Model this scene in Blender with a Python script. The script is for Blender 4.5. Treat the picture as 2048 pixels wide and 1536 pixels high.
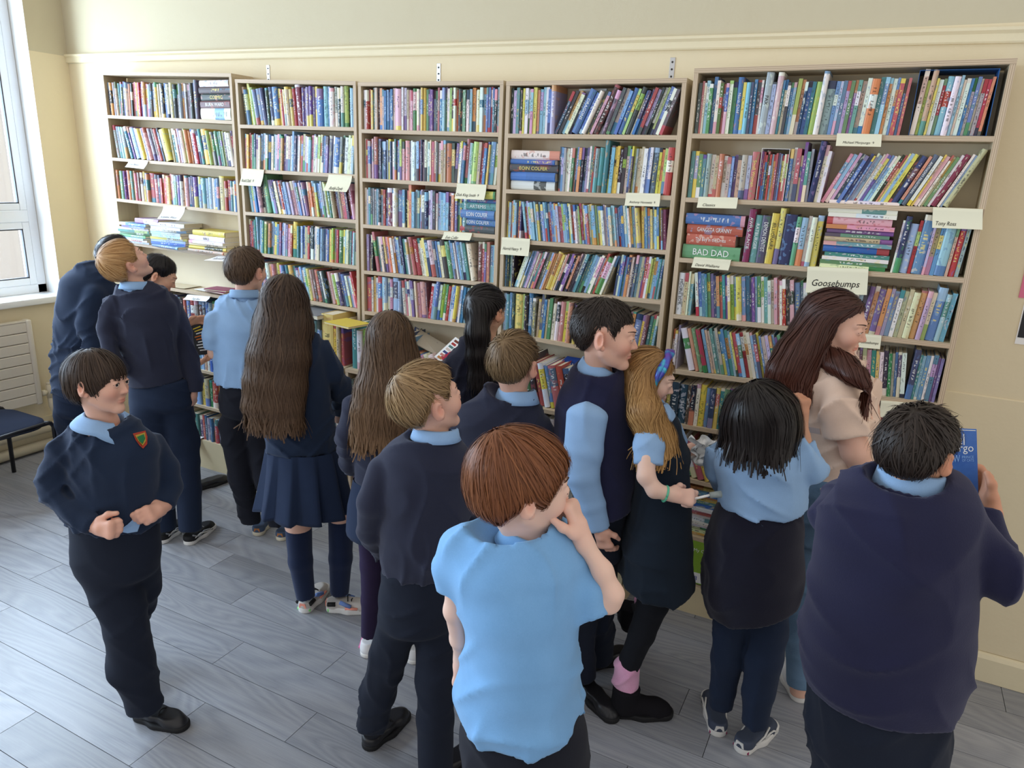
import bpy, bmesh, math, random
import numpy as np
from mathutils import Matrix, Vector
for o in list(bpy.data.objects): bpy.data.objects.remove(o)
SC = bpy.context.scene
COL = SC.collection
# ---------------------------------------------------------------- camera
CAM = np.array([.782, -3.041, 1.936]); FPX = 1450.44
_y, _p, _r = np.radians([-26.569, 16.185, 2.408])
FW = np.array([np.sin(_y)*np.cos(_p), np.cos(_y)*np.cos(_p), -np.sin(_p)])
_rt = np.array([np.cos(_y), -np.sin(_y), 0.]); _up = np.cross(_rt, FW)
RT = _rt*np.cos(_r)+_up*np.sin(_r); UP = -_rt*np.sin(_r)+_up*np.cos(_r)
cam = bpy.data.cameras.new('camera'); camo = bpy.data.objects.new('camera', cam); COL.objects.link(camo)
cam.sensor_width = 36; cam.lens = 36*FPX/2048; cam.clip_start = .05; cam.clip_end = 200
camo.matrix_world = Matrix(((RT[0], UP[0], -FW[0], CAM[0]), (RT[1], UP[1], -FW[1], CAM[1]), (RT[2], UP[2], -FW[2], CAM[2]), (0, 0, 0, 1)))
SC.camera = camo
# ---------------------------------------------------------------- light
wd = bpy.data.worlds.new('world'); SC.world = wd; wd.use_nodes = True
wd.node_tree.nodes['Background'].inputs[0].default_value = (1.0, .97, .935, 1)
wd.node_tree.nodes['Background'].inputs[1].default_value = .80
def area(name, loc, size, power, col, direction):
    l = bpy.data.lights.new(name, 'AREA'); l.shape = 'RECTANGLE'; l.size, l.size_y = size; l.energy = power; l.color = col
    o = bpy.data.objects.new(name, l); COL.objects.link(o); o.location = loc
    o.rotation_euler = Vector(direction).to_track_quat('-Z', 'Y').to_euler()
    return o
# daylight outside the three windows of the left wall
for wy in (-.80, -2.60, -4.40):
    area('window_daylight', (-4.62, wy, 1.95), (1.5, 1.95), 205, (.62, .80, 1.0), (1, 0, -.12))
vs = SC.view_settings
vs.view_transform = 'Standard'; vs.look = 'None'; vs.exposure = 0.0; vs.gamma = 1; vs.use_curve_mapping = False
# ---------------------------------------------------------------- pixel helpers
def ray(px, py): return FW+RT*((px-1024)/FPX)-UP*((py-768)/FPX)
def hit(px, py, ax, val):
    d = ray(px, py); return CAM+d*((val-CAM[ax])/d[ax])
def onY(px, py, Y): return hit(px, py, 1, Y)
def onfloor(px, py, z=0.): return hit(px, py, 2, z)
def depth(P): return float((np.asarray(P)-CAM)@FW)
def proj(P):
    d = np.asarray(P, float)-CAM; z = d@FW
    return 1024+FPX*(d@RT)/z, 768-FPX*(d@UP)/z
# ---------------------------------------------------------------- object helpers
def link(o, parent=None):
    COL.objects.link(o)
    if parent is not None: o.parent = parent
    return o
def empty(name, loc=(0, 0, 0), label=None, cat=None, group=None):
    o = bpy.data.objects.new(name, None); link(o); o.location = loc; o.empty_display_size = .05
    return tag(o, label, cat, group)
def tag(o, label=None, cat=None, group=None, kind=None):
    if label: o['label'] = label
    if cat: o['category'] = cat
    if group: o['group'] = group
    if kind: o['kind'] = kind
    return o
def mesh_np(name, V, F, mats, smooth=False, fmat=None, attrs=None, uv=None):
    """V (n,3), F (m,k) with k=3 or 4, all the same k"""
    V = np.asarray(V, np.float32); F = np.asarray(F, np.int32)
    me = bpy.data.meshes.new(name); k = F.shape[1]; m = len(F)
    me.vertices.add(len(V)); me.vertices.foreach_set('co', V.ravel())
    me.loops.add(m*k); me.loops.foreach_set('vertex_index', F.ravel())
    me.polygons.add(m); me.polygons.foreach_set('loop_start', np.arange(0, m*k, k, dtype=np.int32))
    if fmat is not None: me.polygons.foreach_set('material_index', np.asarray(fmat, np.int32))
    for mm in (mats if isinstance(mats, (list, tuple)) else [mats]): me.materials.append(mm)
    if attrs:
        for an, av in attrs.items():
            av = np.asarray(av, np.float32)
            if av.ndim == 1:
                a = me.attributes.new(an, 'FLOAT', 'POINT'); a.data.foreach_set('value', av)
            else:
                if av.shape[1] == 3: av = np.concatenate([av, np.ones((len(av), 1), np.float32)], 1)
                a = me.attributes.new(an, 'FLOAT_COLOR', 'POINT'); a.data.foreach_set('color', av.ravel())
    if uv is not None:
        l = me.uv_layers.new(name='UVMap'); l.data.foreach_set('uv', np.asarray(uv, np.float32)[F.ravel()].ravel())
    me.update(calc_edges=True)
    me.polygons.foreach_set('use_smooth', np.full(m, bool(smooth)))
    return me
def obj(name, me, parent=None, loc=None):
    o = bpy.data.objects.new(name, me); link(o, parent)
    if loc is not None: o.location = loc
    return o
BOXF = np.array([[0, 3, 2, 1], [4, 5, 6, 7], [0, 1, 5, 4], [1, 2, 6, 5], [2, 3, 7, 6], [3, 0, 4, 7]])
def box_vf(x0, x1, y0, y1, z0, z1):
    return np.array([[x0, y0, z0], [x1, y0, z0], [x1, y1, z0], [x0, y1, z0], [x0, y0, z1], [x1, y0, z1], [x1, y1, z1], [x0, y1, z1]], float)
def boxes(name, bl, mat, parent=None, bevel=0.0, smooth=False, loc=None):
    """bl: list of (x0,x1,y0,y1,z0,z1) or (8,3) corner arrays, joined to one mesh"""
    V = []; F = []
    for b in bl:
        v = box_vf(*b) if len(b) == 6 else np.asarray(b, float)
        F.append(BOXF+8*len(V)); V.append(v)
    V = np.concatenate(V)
    if loc is not None: V = V-np.asarray(loc)
    me = mesh_np(name, V, np.concatenate(F), mat)
    if bevel > 0:
        bm = bmesh.new(); bm.from_mesh(me)
        bmesh.ops.bevel(bm, geom=bm.edges[:], offset=bevel, segments=2 if smooth else 1, affect='EDGES', profile=.5)
        bm.to_mesh(me); bm.free()
        if smooth: me.polygons.foreach_set('use_smooth', np.ones(len(me.polygons), bool))
    return obj(name, me, parent, loc)
def loft(rings, closed=True, cap=False):
    """rings: list of (n,3) arrays -> V,F quads"""
    n = len(rings[0]); V = np.concatenate(rings); F = []
    m = n if closed else n-1
    for i in range(len(rings)-1):
        a = np.arange(m); b = (a+1) % n
        F.append(np.stack([i*n+a, i*n+b, (i+1)*n+b, (i+1)*n+a], 1))
    F = np.concatenate(F)
    if cap:
        V = np.concatenate([V, [rings[0].mean(0)], [rings[-1].mean(0)]]); c0 = len(V)-2; c1 = len(V)-1
        a = np.arange(m); b = (a+1) % n; L = (len(rings)-1)*n
        F = np.concatenate([F, np.stack([np.full(m, c0), b, a, a], 1)[:, [0, 1, 2, 2]], np.stack([np.full(m, c1), L+a, L+b, L+b], 1)])
    return V, F
def tube_vf(pts, rad, n=10, cap=True):
    pts = np.asarray(pts, float); rad = np.broadcast_to(np.asarray(rad, float), (len(pts),))
    rings = []; prev = None
    for i in range(len(pts)):
        t = pts[min(i+1, len(pts)-1)]-pts[max(i-1, 0)]; t /= np.linalg.norm(t)+1e-9
        if prev is None:
            u = np.cross(t, [0, 0, 1.]); u = u if np.linalg.norm(u) > .1 else np.cross(t, [1., 0, 0])
        else: u = prev-(prev@t)*t
        u /= np.linalg.norm(u); prev = u; v = np.cross(t, u)
        a = np.linspace(0, 2*np.pi, n, endpoint=False)
        rings.append(pts[i]+rad[i]*(np.cos(a)[:, None]*u+np.sin(a)[:, None]*v))
    return loft(rings, True, cap)
def tri_clean(me):
    bm = bmesh.new(); bm.from_mesh(me); bmesh.ops.dissolve_degenerate(bm, dist=1e-6, edges=bm.edges[:]); bm.normal_update(); bm.to_mesh(me); bm.free()
def tube(name, pts, rad, mat, parent=None, n=10, loc=None):
    V, F = tube_vf(pts, rad, n)
    if loc is not None: V = V-np.asarray(loc)
    me = mesh_np(name, V, F, mat, True); tri_clean(me)
    return obj(name, me, parent, loc)
# ---------------------------------------------------------------- materials
def lin(c):
    c = np.asarray(c, float)/255.; return tuple(np.where(c <= .04045, c/12.92, ((c+.055)/1.055)**2.4))
class NT:
    def __init__(s, name):
        s.m = bpy.data.materials.new(name); s.m.use_nodes = True; s.t = s.m.node_tree; s.b = s.t.nodes['Principled BSDF']
    def n(s, typ, **kw):
        nd = s.t.nodes.new(typ)
        for k, v in kw.items():
            if k in nd.inputs and not hasattr(nd, k): nd.inputs[k].default_value = v
            else: setattr(nd, k, v)
        return nd
    def l(s, a, b): s.t.links.new(a, b)
    def math(s, op, a, b=None, c=None):
        nd = s.t.nodes.new('ShaderNodeMath'); nd.operation = op
        for i, x in enumerate((a, b, c)):
            if x is None: continue
            if hasattr(x, 'is_linked') or hasattr(x, 'links'): s.l(x, nd.inputs[i])
            else: nd.inputs[i].default_value = x
        return nd.outputs[0]
    def mix(s, f, a, b):
        nd = s.t.nodes.new('ShaderNodeMix'); nd.data_type = 'RGBA'
        for i, x in ((0, f), (6, a), (7, b)):
            if hasattr(x, 'links'): s.l(x, nd.inputs[i])
            elif i == 0: nd.inputs[0].default_value = x
            else: nd.inputs[i].default_value = tuple(x)[:3]+(1,)
        return nd.outputs[2]
    def noise(s, vec, scale, detail=3, rough=.55, dist=0):
        nd = s.n('ShaderNodeTexNoise'); nd.inputs['Scale'].default_value = scale; nd.inputs['Detail'].default_value = detail
        nd.inputs['Roughness'].default_value = rough; nd.inputs['Distortion'].default_value = dist
        if vec is not None: s.l(vec, nd.inputs['Vector'])
        return nd.outputs['Fac']
    def coord(s, kind='Object', scale=None):
        nd = s.n('ShaderNodeTexCoord'); o = nd.outputs[kind]
        if scale is not None:
            mp = s.n('ShaderNodeMapping'); mp.inputs['Scale'].default_value = scale; s.l(o, mp.inputs['Vector']); o = mp.outputs[0]
        return o
    def attr(s, name):
        nd = s.n('ShaderNodeAttribute'); nd.attribute_name = name; return nd
    def bump(s, h, strength=.2, dist=.002):
        nd = s.n('ShaderNodeBump'); nd.inputs['Strength'].default_value = strength; nd.inputs['Distance'].default_value = dist
        s.l(h, nd.inputs['Height']); s.l(nd.outputs[0], s.b.inputs['Normal'])
    def base(s, c):
        if hasattr(c, 'links'): s.l(c, s.b.inputs['Base Color'])
        else: s.b.inputs['Base Color'].default_value = tuple(c)[:3]+(1,)
        return s
    def set(s, rough=.6, spec=.35, **kw):
        s.b.inputs['Roughness'].default_value = rough; s.b.inputs['Specular IOR Level'].default_value = spec
        for k, v in kw.items(): s.b.inputs[k].default_value = v
        return s
def m_plain(name, rgb, rough=.6, spec=.35, var=.0, bump=0, bscale=200, metal=0):
    t = NT(name); t.set(rough, spec); t.b.inputs['Metallic'].default_value = metal; c = lin(rgb)
    if var:
        nz = t.noise(t.coord(), 6, 4); t.base(t.mix(nz, tuple(x*(1-var) for x in c), tuple(min(1, x*(1+var)) for x in c)))
    else: t.base(c)
    if bump: t.bump(t.noise(t.coord(), bscale, 3), bump, .002)
    return t.m
def m_wall(name, rgb, rgb2, rough=.7):
    t = NT(name); t.set(rough, .25); co = t.coord()
    nz = t.noise(co, 1.3, 4); nd = t.noise(co, 35, 4, .6)
    t.base(t.mix(nz, lin(rgb), lin(rgb2)))
    t.bump(t.math('ADD', nd, t.math('MULTIPLY', t.noise(co, 9, 3), 1.5)), .25, .004); return t.m
def m_ply(name, face, axis):
    """plywood: pale face veneer with grain along `axis`, layered edge where the cut edge shows (front, facing -Y)"""
    t = NT(name); t.set(.5, .3); co = t.coord()
    sc = {'x': (2, 40, 40), 'z': (40, 40, 2)}[axis]
    g = t.noise(t.coord('Object', sc), 1.5, 5, .6, .4)
    facec = t.mix(g, lin(face), lin([x*.86 for x in face]))
    sep = t.n('ShaderNodeSeparateXYZ'); t.l(co, sep.inputs[0])
    wob = t.math('MULTIPLY', t.noise(co, 9, 2), .0030)
    s = t.math('SINE', t.math('MULTIPLY', t.math('ADD', sep.outputs[2 if axis == 'x' else 0], wob), 2*math.pi/.0062))
    s2 = t.math('MULTIPLY', t.math('ADD', s, 1.0), .5)
    edge = t.mix(s2, lin((164, 140, 114)), lin((226, 206, 178)))
    edge = t.mix(t.math('MULTIPLY', t.noise(t.coord('Object', (6, 6, 60) if axis == 'x' else (60, 6, 6)), 2, 4), .7), edge, lin((202, 180, 152)))
    gm = t.n('ShaderNodeNewGeometry'); sn = t.n('ShaderNodeSeparateXYZ'); t.l(gm.outputs['True Normal'], sn.inputs[0])
    msk = t.math('GREATER_THAN', t.math('MULTIPLY', sn.outputs[1], -1.0), .7)
    t.base(t.mix(msk, facec, edge)); t.bump(g, .12, .001); return t.m
M = {}
M['wall_low'] = m_wall('wall_cream', (231, 218, 186), (226, 211, 177))
M['wall_up'] = m_wall('wall_beige', (206, 196, 168), (200, 189, 160))
M['trim'] = m_wall('trim_cream', (233, 222, 190), (226, 213, 180), .45)
M['white'] = m_plain('white_gloss_paint', (236, 237, 236), .3, .5)
M['upvc'] = m_plain('white_window_plastic', (238, 241, 244), .25, .5)
M['seal'] = m_plain('dark_seal', (60, 62, 66), .6)
M['ply_h'] = m_ply('plywood_shelf', (219, 200, 168), 'x')
M['ply_v'] = m_ply('plywood_side', (205, 186, 152), 'z')
M['back'] = m_plain('pale_back_panel', (226, 213, 186), .65, .2, .05)
M['plinth'] = m_plain('pale_birch_plinth', (219, 204, 168), .55, .25, .10)
M['rad'] = m_plain('radiator_enamel', (222, 214, 198), .4, .4)
M['pipe'] = m_plain('painted_pipe', (224, 214, 190), .4, .4)
M['metal'] = m_plain('galvanised_steel', (200, 200, 200), .35, .5, 0, 0, 0, .8)
M['hole'] = m_plain('dark_screw', (50, 45, 40), .6)
M['card'] = m_plain('cream_card', (236, 232, 206), .75, .15, .02)
M['paper'] = m_plain('white_paper', (244, 244, 242), .75, .15)
M['ink'] = m_plain('black_ink', (35, 33, 36), .7, .1)
M['wht_ink'] = m_plain('white_print', (240, 240, 238), .5)
M['red_ink'] = m_plain('red_print', (196, 40, 44), .5)
M['yel_ink'] = m_plain('yellow_print', (240, 208, 60), .5)
M['blk_plastic'] = m_plain('black_plastic', (26, 27, 32), .38, .45)
M['chair_fab'] = m_plain('dark_blue_chair_fabric', (44, 50, 66), .95, .1, .15, .5, 900)
M['brick'] = m_plain('outside_brick', (214, 150, 128), .9, .1, .15)
def m_floor():
    t = NT('grey_oak_vinyl'); t.set(.36, .45)
    oi = t.n('ShaderNodeObjectInfo'); rnd = oi.outputs['Random']
    cb = t.n('ShaderNodeCombineXYZ'); t.l(t.math('MULTIPLY', rnd, 37.), cb.inputs[0]); t.l(t.math('MULTIPLY', rnd, 11.), cb.inputs[1]); t.l(t.math('MULTIPLY', rnd, 53.), cb.inputs[2])
    ad = t.n('ShaderNodeVectorMath'); ad.operation = 'ADD'; t.l(t.coord('Object', (1.0, 5.5, 1)), ad.inputs[0]); t.l(cb.outputs[0], ad.inputs[1])
    v = ad.outputs[0]
    big = t.noise(v, 1.1, 2, .5)
    rings = t.math('FRACT', t.math('MULTIPLY', t.noise(v, .9, 1.5, .4, .5), 17.))
    rings = t.math('ABSOLUTE', t.math('SUBTRACT', rings, .5))
    fine = t.noise(t.coord('Object', (3, 90, 1)), 2.2, 5, .65, .3)
    c = t.mix(fine, lin((108, 112, 122)), lin((176, 180, 189)))
    c = t.mix(t.math('MULTIPLY', t.math('SUBTRACT', .5, rings), .60), c, lin((206, 206, 208)))
    c = t.mix(t.math('MULTIPLY', big, .5), c, lin((128, 126, 126)))
    tone = t.math('ADD', .80, t.math('MULTIPLY', rnd, .34))
    mv = t.n('ShaderNodeVectorMath'); mv.operation = 'SCALE'; t.l(c, mv.inputs[0]); t.l(tone, mv.inputs['Scale'])
    t.base(mv.outputs[0]); t.bump(fine, .08, .001)
    rr = t.math('ADD', .26, t.math('MULTIPLY', fine, .16)); t.l(rr, t.b.inputs['Roughness']); return t.m
M['floor'] = m_floor()
M['subfloor'] = m_plain('floor_joint', (62, 62, 64), .8)
def m_book():
    t = NT('printed_cover'); t.set(.42, .4)
    c1 = t.attr('c1').outputs['Color']; c2 = t.attr('c2').outputs['Color']; rv = t.attr('rv').outputs['Color']
    uvn = t.n('ShaderNodeUVMap'); suv = t.n('ShaderNodeSeparateXYZ'); t.l(uvn.outputs[0], suv.inputs[0]); U, Vv = suv.outputs[0], suv.outputs[1]
    sr = t.n('ShaderNodeSeparateColor'); t.l(rv, sr.inputs[0]); r0, r1, r2 = sr.outputs[0], sr.outputs[1], sr.outputs[2]
    # colour band: covers v<r0*.5 when r1>.55
    band = t.math('MULTIPLY', t.math('LESS_THAN', Vv, t.math('ADD', .06, t.math('MULTIPLY', r0, .55))), t.math('GREATER_THAN', r1, .5))
    top = t.math('MULTIPLY', t.math('GREATER_THAN', Vv, t.math('ADD', .72, t.math('MULTIPLY', r2, .25))), t.math('GREATER_THAN', r0, .55))
    col = t.mix(t.math('MAXIMUM', band, top), c1, c2)
    # printed artwork blotches
    cv = t.n('ShaderNodeCombineXYZ'); t.l(t.math('MULTIPLY', U, 2.), cv.inputs[0]); t.l(t.math('MULTIPLY', Vv, 9.), cv.inputs[1]); t.l(t.math('MULTIPLY', r0, 91.), cv.inputs[2])
    art = t.noise(cv.outputs[0], 1.0, 1, .5)
    col = t.mix(t.math('MULTIPLY', t.math('GREATER_THAN', art, .62), .45), col, c2)
    # lettering-like marks running up the spine
    cw = t.n('ShaderNodeCombineXYZ'); t.l(t.math('MULTIPLY', U, 2.2), cw.inputs[0]); t.l(t.math('MULTIPLY', Vv, 34.), cw.inputs[1]); t.l(t.math('MULTIPLY', r2, 77.), cw.inputs[2])
    gl = t.noise(cw.outputs[0], 1.0, 0, .5)
    inside = t.math('MULTIPLY', t.math('LESS_THAN', t.math('ABSOLUTE', t.math('SUBTRACT', U, .5)), .20),
        t.math('LESS_THAN', t.math('ABSOLUTE', t.math('SUBTRACT', Vv, t.math('ADD', .45, t.math('MULTIPLY', r1, .25)))), t.math('ADD', .12, t.math('MULTIPLY', r0, .18))))
    spine = t.attr('spine').outputs['Fac']
    ink = t.attr('ink').outputs['Color']
    mk = t.math('MULTIPLY', t.math('MULTIPLY', t.math('GREATER_THAN', gl, .55), inside), t.math('MULTIPLY', spine, .65))
    col = t.mix(mk, col, ink)
    t.base(col); return t.m
M['book'] = m_book()
t = NT('page_edges'); t.set(.85, .1); nz = t.noise(t.coord('Object', (900, 3, 900)), 1, 2)
t.base(t.mix(nz, lin((214, 200, 170)), lin((238, 230, 208)))); M['pages'] = t.m
# ================================================================= the room
LX = -4.13; WY = .16; FX1 = 3.2; FY0 = -5.6; TOPZ = 3.5
sub = boxes('floor', [(LX-.3, FX1, FY0, WY+.12, -.06, -.004)], M['subfloor']); tag(sub, 'grey wood-look vinyl plank floor of the room', 'floor', kind='structure')
rng = random.Random(5)
PW = .1655; row0 = -.69
plank_cache = {}
k0 = -6; r = k0
def plank(x0, x1, y0, y1):
    L = round(x1-x0, 3)
    if L not in plank_cache:
        g = .0012; plank_cache[L] = mesh_np('plank', box_vf(g, L-g, g, PW-g, -.005, 0), BOXF, M['floor'])
    obj('plank', plank_cache[L], sub, (x0, y0, 0))
joints = {0: -1.945, -1: -1.615, -3: -1.352, -4: -.808, -6: -1.173}
for ri in range(-31, 6):
    y0 = row0-PW+ri*PW; y1 = y0+PW
    if y0 > WY: break
    j = joints.get(ri, rng.uniform(-1.2, 0))
    L = 1.22; x = j-L*math.ceil((j-LX)/L)
    while x < FX1:
        a = max(x, LX); b = min(x+L, FX1)
        if b-a > .02: plank(a, b, y0, y1)
        x += L
# back wall: cream below the rail, beige above it
wb = boxes('wall_back', [(LX-.3, FX1, WY, WY+.12, 0, 2.50)], M['wall_low']); tag(wb, 'cream painted wall behind the bookcases', 'wall', kind='structure')
wu = boxes('wall_upper', [(LX-.3, FX1, WY, WY+.12, 2.50, TOPZ)], M['wall_up']); tag(wu, 'beige upper wall above the picture rail', 'wall', kind='structure')
# picture rail (slightly out of level)
def rail_z(x): return 2.556+(x-LX)*(2.486-2.556)/5.2
xs = np.linspace(LX, FX1, 12); rings = []
for x in xs:
    zt = rail_z(x); zb = zt-.052
    rings.append(np.array([[x, WY+.02, zb], [x, WY-.012, zb], [x, WY-.016, zb+.006], [x, WY-.014, zb+.03], [x, WY-.024, zb+.040], [x, WY-.024, zt-.004], [x, WY-.020, zt], [x, WY+.02, zt]]))
V, F = loft(rings, True, False); tag(obj('trim_1', mesh_np('picture_rail', V, F[:, ::-1], M['trim'])), 'cream moulded picture rail running along the wall above the bookcases', 'rail', kind='structure')
# beige paint wedge between rail top and wall_upper (rail rises towards the window)
# baseboard right of the last bookcase, rounded top
pr_ = np.array([[0, WY+.01, 0], [0, WY-.022, 0], [0, WY-.022, .105], [0, WY-.014, .120], [0, WY-.004, .126], [0, WY+.01, .126]])
V, F = loft([pr_+[1.075, 0, 0], pr_+[FX1, 0, 0]], True, True); me = mesh_np('baseboard', V, F, M['trim']); tri_clean(me)
tag(obj('baseboard_back', me), 'cream painted baseboard at the foot of the wall', 'baseboard', kind='structure')
tag(boxes('trim_2', [(1.066, FX1, WY-.006, WY+.02, .126, 1.193)], M['wall_low'], bevel=.004), 'lower dado part of the cream wall standing slightly proud', 'wall', kind='structure')
# left wall with three window openings
WIN = [(-1.53, -.083), (-3.33, -1.87), (-5.13, -3.67)]
SZ, HZ = 1.0, 3.1; TX = LX-.32
lo, up = [(TX, LX, FY0, WY+.12, 0, SZ)], []
ys = [WY+.12]
for a, b in WIN: ys += [b, a]
ys += [FY0]
for i in range(0, len(ys), 2):
    lo.append((TX, LX, ys[i+1], ys[i], SZ, 2.545)); up.append((TX, LX, ys[i+1], ys[i], 2.545, HZ))
up.append((TX, LX, FY0, WY+.12, HZ, TOPZ))
wl = boxes('wall_left', lo, M['wall_low']); tag(wl, 'cream window wall beside the radiator', 'wall', kind='structure')
tag(boxes('wall_left_upper', up, M['wall_up']), 'beige upper band of the window wall', 'wall', kind='structure')
def m_glass():
    t = NT('window_glass'); tr = t.n('ShaderNodeBsdfTransparent'); gl = t.n('ShaderNodeBsdfGlossy'); gl.inputs['Roughness'].default_value = .02
    mx = t.n('ShaderNodeMixShader'); mx.inputs[0].default_value = .06; t.l(tr.outputs[0], mx.inputs[1]); t.l(gl.outputs[0], mx.inputs[2])
    t.l(mx.outputs[0], t.t.nodes['Material Output'].inputs[0]); return t.m
M['glass'] = m_glass()
for i, (a, b) in enumerate(WIN):
    fx = LX-.15
    w = boxes('window_%d' % (i+1), [(fx-.06, fx, a, a+.06, SZ+.03, HZ), (fx-.06, fx, b-.06, b, SZ+.03, HZ), (fx-.06, fx, a, b, SZ+.03, SZ+.09), (fx-.06, fx, a, b, HZ-.06, HZ)], M['upvc'], bevel=.004)
    tag(w, 'tall white plastic framed window in the left wall' if i == 0 else 'white plastic framed window further along the wall', 'window', kind='structure')
    boxes('transom', [(fx-.055, fx+.008, a+.06, b-.06, 1.50, 1.575)], M['upvc'], w, bevel=.004)
    for (z0, z1) in ((SZ+.09, 1.50), (1.575, HZ-.06)):
        for (y0, y1) in ((a+.06, (a+b)/2-.02), ((a+b)/2+.02, b-.06)):
            s = boxes('casement', [(fx-.05, fx+.004, y0, y0+.045, z0, z1), (fx-.05, fx+.004, y1-.045, y1, z0, z1), (fx-.05, fx+.004, y0+.045, y1-.045, z0, z0+.045), (fx-.05, fx+.004, y0+.045, y1-.045, z1-.045, z1)], M['upvc'], w, bevel=.004)
            boxes('seal', [(fx-.02, fx+.001, y0+.043, y0+.051, z0+.043, z1-.043), (fx-.02, fx+.001, y1-.051, y1-.043, z0+.043, z1-.043), (fx-.02, fx+.001, y0+.045, y1-.045, z0+.043, z0+.051), (fx-.02, fx+.001, y0+.045, y1-.045, z1-.051, z1-.043)], M['seal'], s)
            boxes('pane', [(fx-.028, fx-.022, y0+.045, y1-.045, z0+.045, z1-.045)], M['glass'], s)
    boxes('mullion', [(fx-.055, fx+.006, (a+b)/2-.02, (a+b)/2+.02, SZ+.09, HZ-.06)], M['upvc'], w, bevel=.003)
    boxes('window_sill', [(fx-.01, LX+.055, a-.06, b+.04, SZ-.012, SZ+.032)], M['white'], w, bevel=.008, smooth=True)
    boxes('reveal_lining', [(fx, LX-.001, b-.001, b+.006, SZ+.03, HZ), (fx, LX-.001, a-.006, a+.001, SZ+.03, HZ)], M['white'], w)
ex = boxes('outside_ledge', [(LX-.42, LX-.34, -1.2, -.35, 1.02, 1.10)], M['brick']); tag(ex, 'strip of red brick ledge outside the window', 'ledge', kind='structure')
# radiator under the window
rd = empty('radiator', (-4.06, -.85, .33), 'cream slatted panel radiator fixed under the window', 'radiator')
RZ0, RZ1, RY0, RY1 = .345, .895, -1.40, -.345
L0 = np.array((-4.06, -.85, .33))
boxes('panel', [(-4.10, -4.075, RY0, RY1-.03, RZ0, RZ1)], M['rad'], rd, loc=None).matrix_parent_inverse = Matrix.Translation(-Vector(L0))
for i in range(8):
    z = RZ0+.002+i*(RZ1-RZ0)/8
    boxes('slat', [(-4.076, -4.052, RY0, RY1-.034, z, z+(RZ1-RZ0)/8-.004)], M['rad'], rd, bevel=.004).matrix_parent_inverse = Matrix.Translation(-Vector(L0))
boxes('end_cover', [(-4.105, -4.046, RY1-.036, RY1, RZ0-.01, RZ1+.012)], M['rad'], rd, bevel=.010, smooth=True).matrix_parent_inverse = Matrix.Translation(-Vector(L0))
boxes('top_grille', [(-4.100, -4.050, RY0, RY1-.03, RZ1, RZ1+.006)], M['rad'], rd).matrix_parent_inverse = Matrix.Translation(-Vector(L0))
for yb_ in (-1.2, -.6): boxes('wall_bracket', [(-4.129, -4.10, yb_, yb_+.04, .5, .8)], M['rad'], rd).matrix_parent_inverse = Matrix.Translation(-Vector(L0))
for nm, pts, rr in (('valve_pipe', [(-4.075, -.355, .40), (-4.075, -.30, .40)], .013), ('valve_nut', [(-4.075, -.335, .40), (-4.075, -.31, .40)], .021), ('valve_body', [(-4.075, -.285, .36), (-4.075, -.285, .45)], .017), ('valve_cap', [(-4.075, -.285, .45), (-4.075, -.285, .468)], .012),
                    ('feed_pipe', [(-4.075, -.285, .37), (-4.075, -.285, .30), (-4.078, -.27, .26), (-4.085, -.23, .20), (-4.085, -.215, .14), (-4.085, -.215, .07)], .0145)):
    tube(nm, pts, rr, M['pipe'], rd, 12).matrix_parent_inverse = Matrix.Translation(-Vector(L0))
for z, nm in ((.155, 'upper'), (.043, 'lower')):
    p = tube('heating_pipe', [(-4.085, FY0, z), (-4.085, WY-.03, z)], .034, M['pipe'], None, 14)
    tag(p, 'cream painted heating pipe along the skirting, %s of the two' % nm, 'pipe')
tag(boxes('baseboard_left', [(LX-.01, LX+.012, FY0, WY, 0, .22)], M['trim']), 'cream baseboard behind the heating pipes', 'baseboard', kind='structure')
# ---------------------------------------------------------------- bookcases
PT = .018
CASE = {1: dict(x=(-3.583, -2.503), top=(2.421, 2.391), sh=[(2.177, 2.151), (1.93, 1.907), (1.685, 1.662), (1.422, 1.408), (1.168, 1.165), (.92, .915), (.67, .672), (.441, .429), (.204, .190)], deep=None, d='bookcase beside the window'),
        2: dict(x=(-2.478, -1.663), top=(2.361, 2.338), sh=[(2.131, 2.125), (1.90, 1.898), (1.668, 1.673), (1.447, 1.436), (1.225, 1.207)], deep=.915, d='second bookcase from the window'),
        3: dict(x=(-1.650, -.843), top=(2.333, 2.328), sh=[(2.116, 2.11), (1.883, 1.88), (1.654, 1.656), (1.417, 1.429), (1.202, 1.214)], deep=.915, d='third bookcase from the window'),
        4: dict(x=(-.829, -.026), top=(2.324, 2.324), sh=[(2.106, 2.11), (1.865, 1.874), (1.642, 1.652), (1.418, 1.44), (1.202, 1.178)], deep=.905, d='fourth bookcase from the window'),
        5: dict(x=(-.001, 1.060), top=(2.358, 2.365), sh=[(2.117, 2.122), (1.87, 1.883), (1.626, 1.643), (1.387, 1.403), (1.146, 1.174), (.904, .930), (.664, .645), (.394, .372), (.158, .140)], deep=None, d='wide bookcase furthest from the window')}
DEEP_Y = -.145
CLAB = {1: 'pale plywood bookcase beside the window with piles of books on open shelf', 2: 'plywood bookcase second from the window, joined to taller window-side bookcase', 3: 'plywood bookcase third from the window, shelves packed with upright books',
        4: 'plywood bookcase fourth from the window, next to the wide bookcase', 5: 'wide taller plywood bookcase furthest from window with many name cards'}
def slab(name, x0, x1, zl, zr, y0, y1, th, mat, parent):
    """board whose top runs from (x0,zl) to (x1,zr)"""
    L = x1-x0; a = math.atan2(zr-zl, L); me = mesh_np(name, box_vf(0, L/math.cos(a), y0, y1, -th, 0), BOXF, mat)
    o = obj(name, me, parent); base = parent.location
    o.location = (x0-base[0], 0-base[1], zl-base[2]); o.rotation_euler = (0, -a, 0); return o
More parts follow.
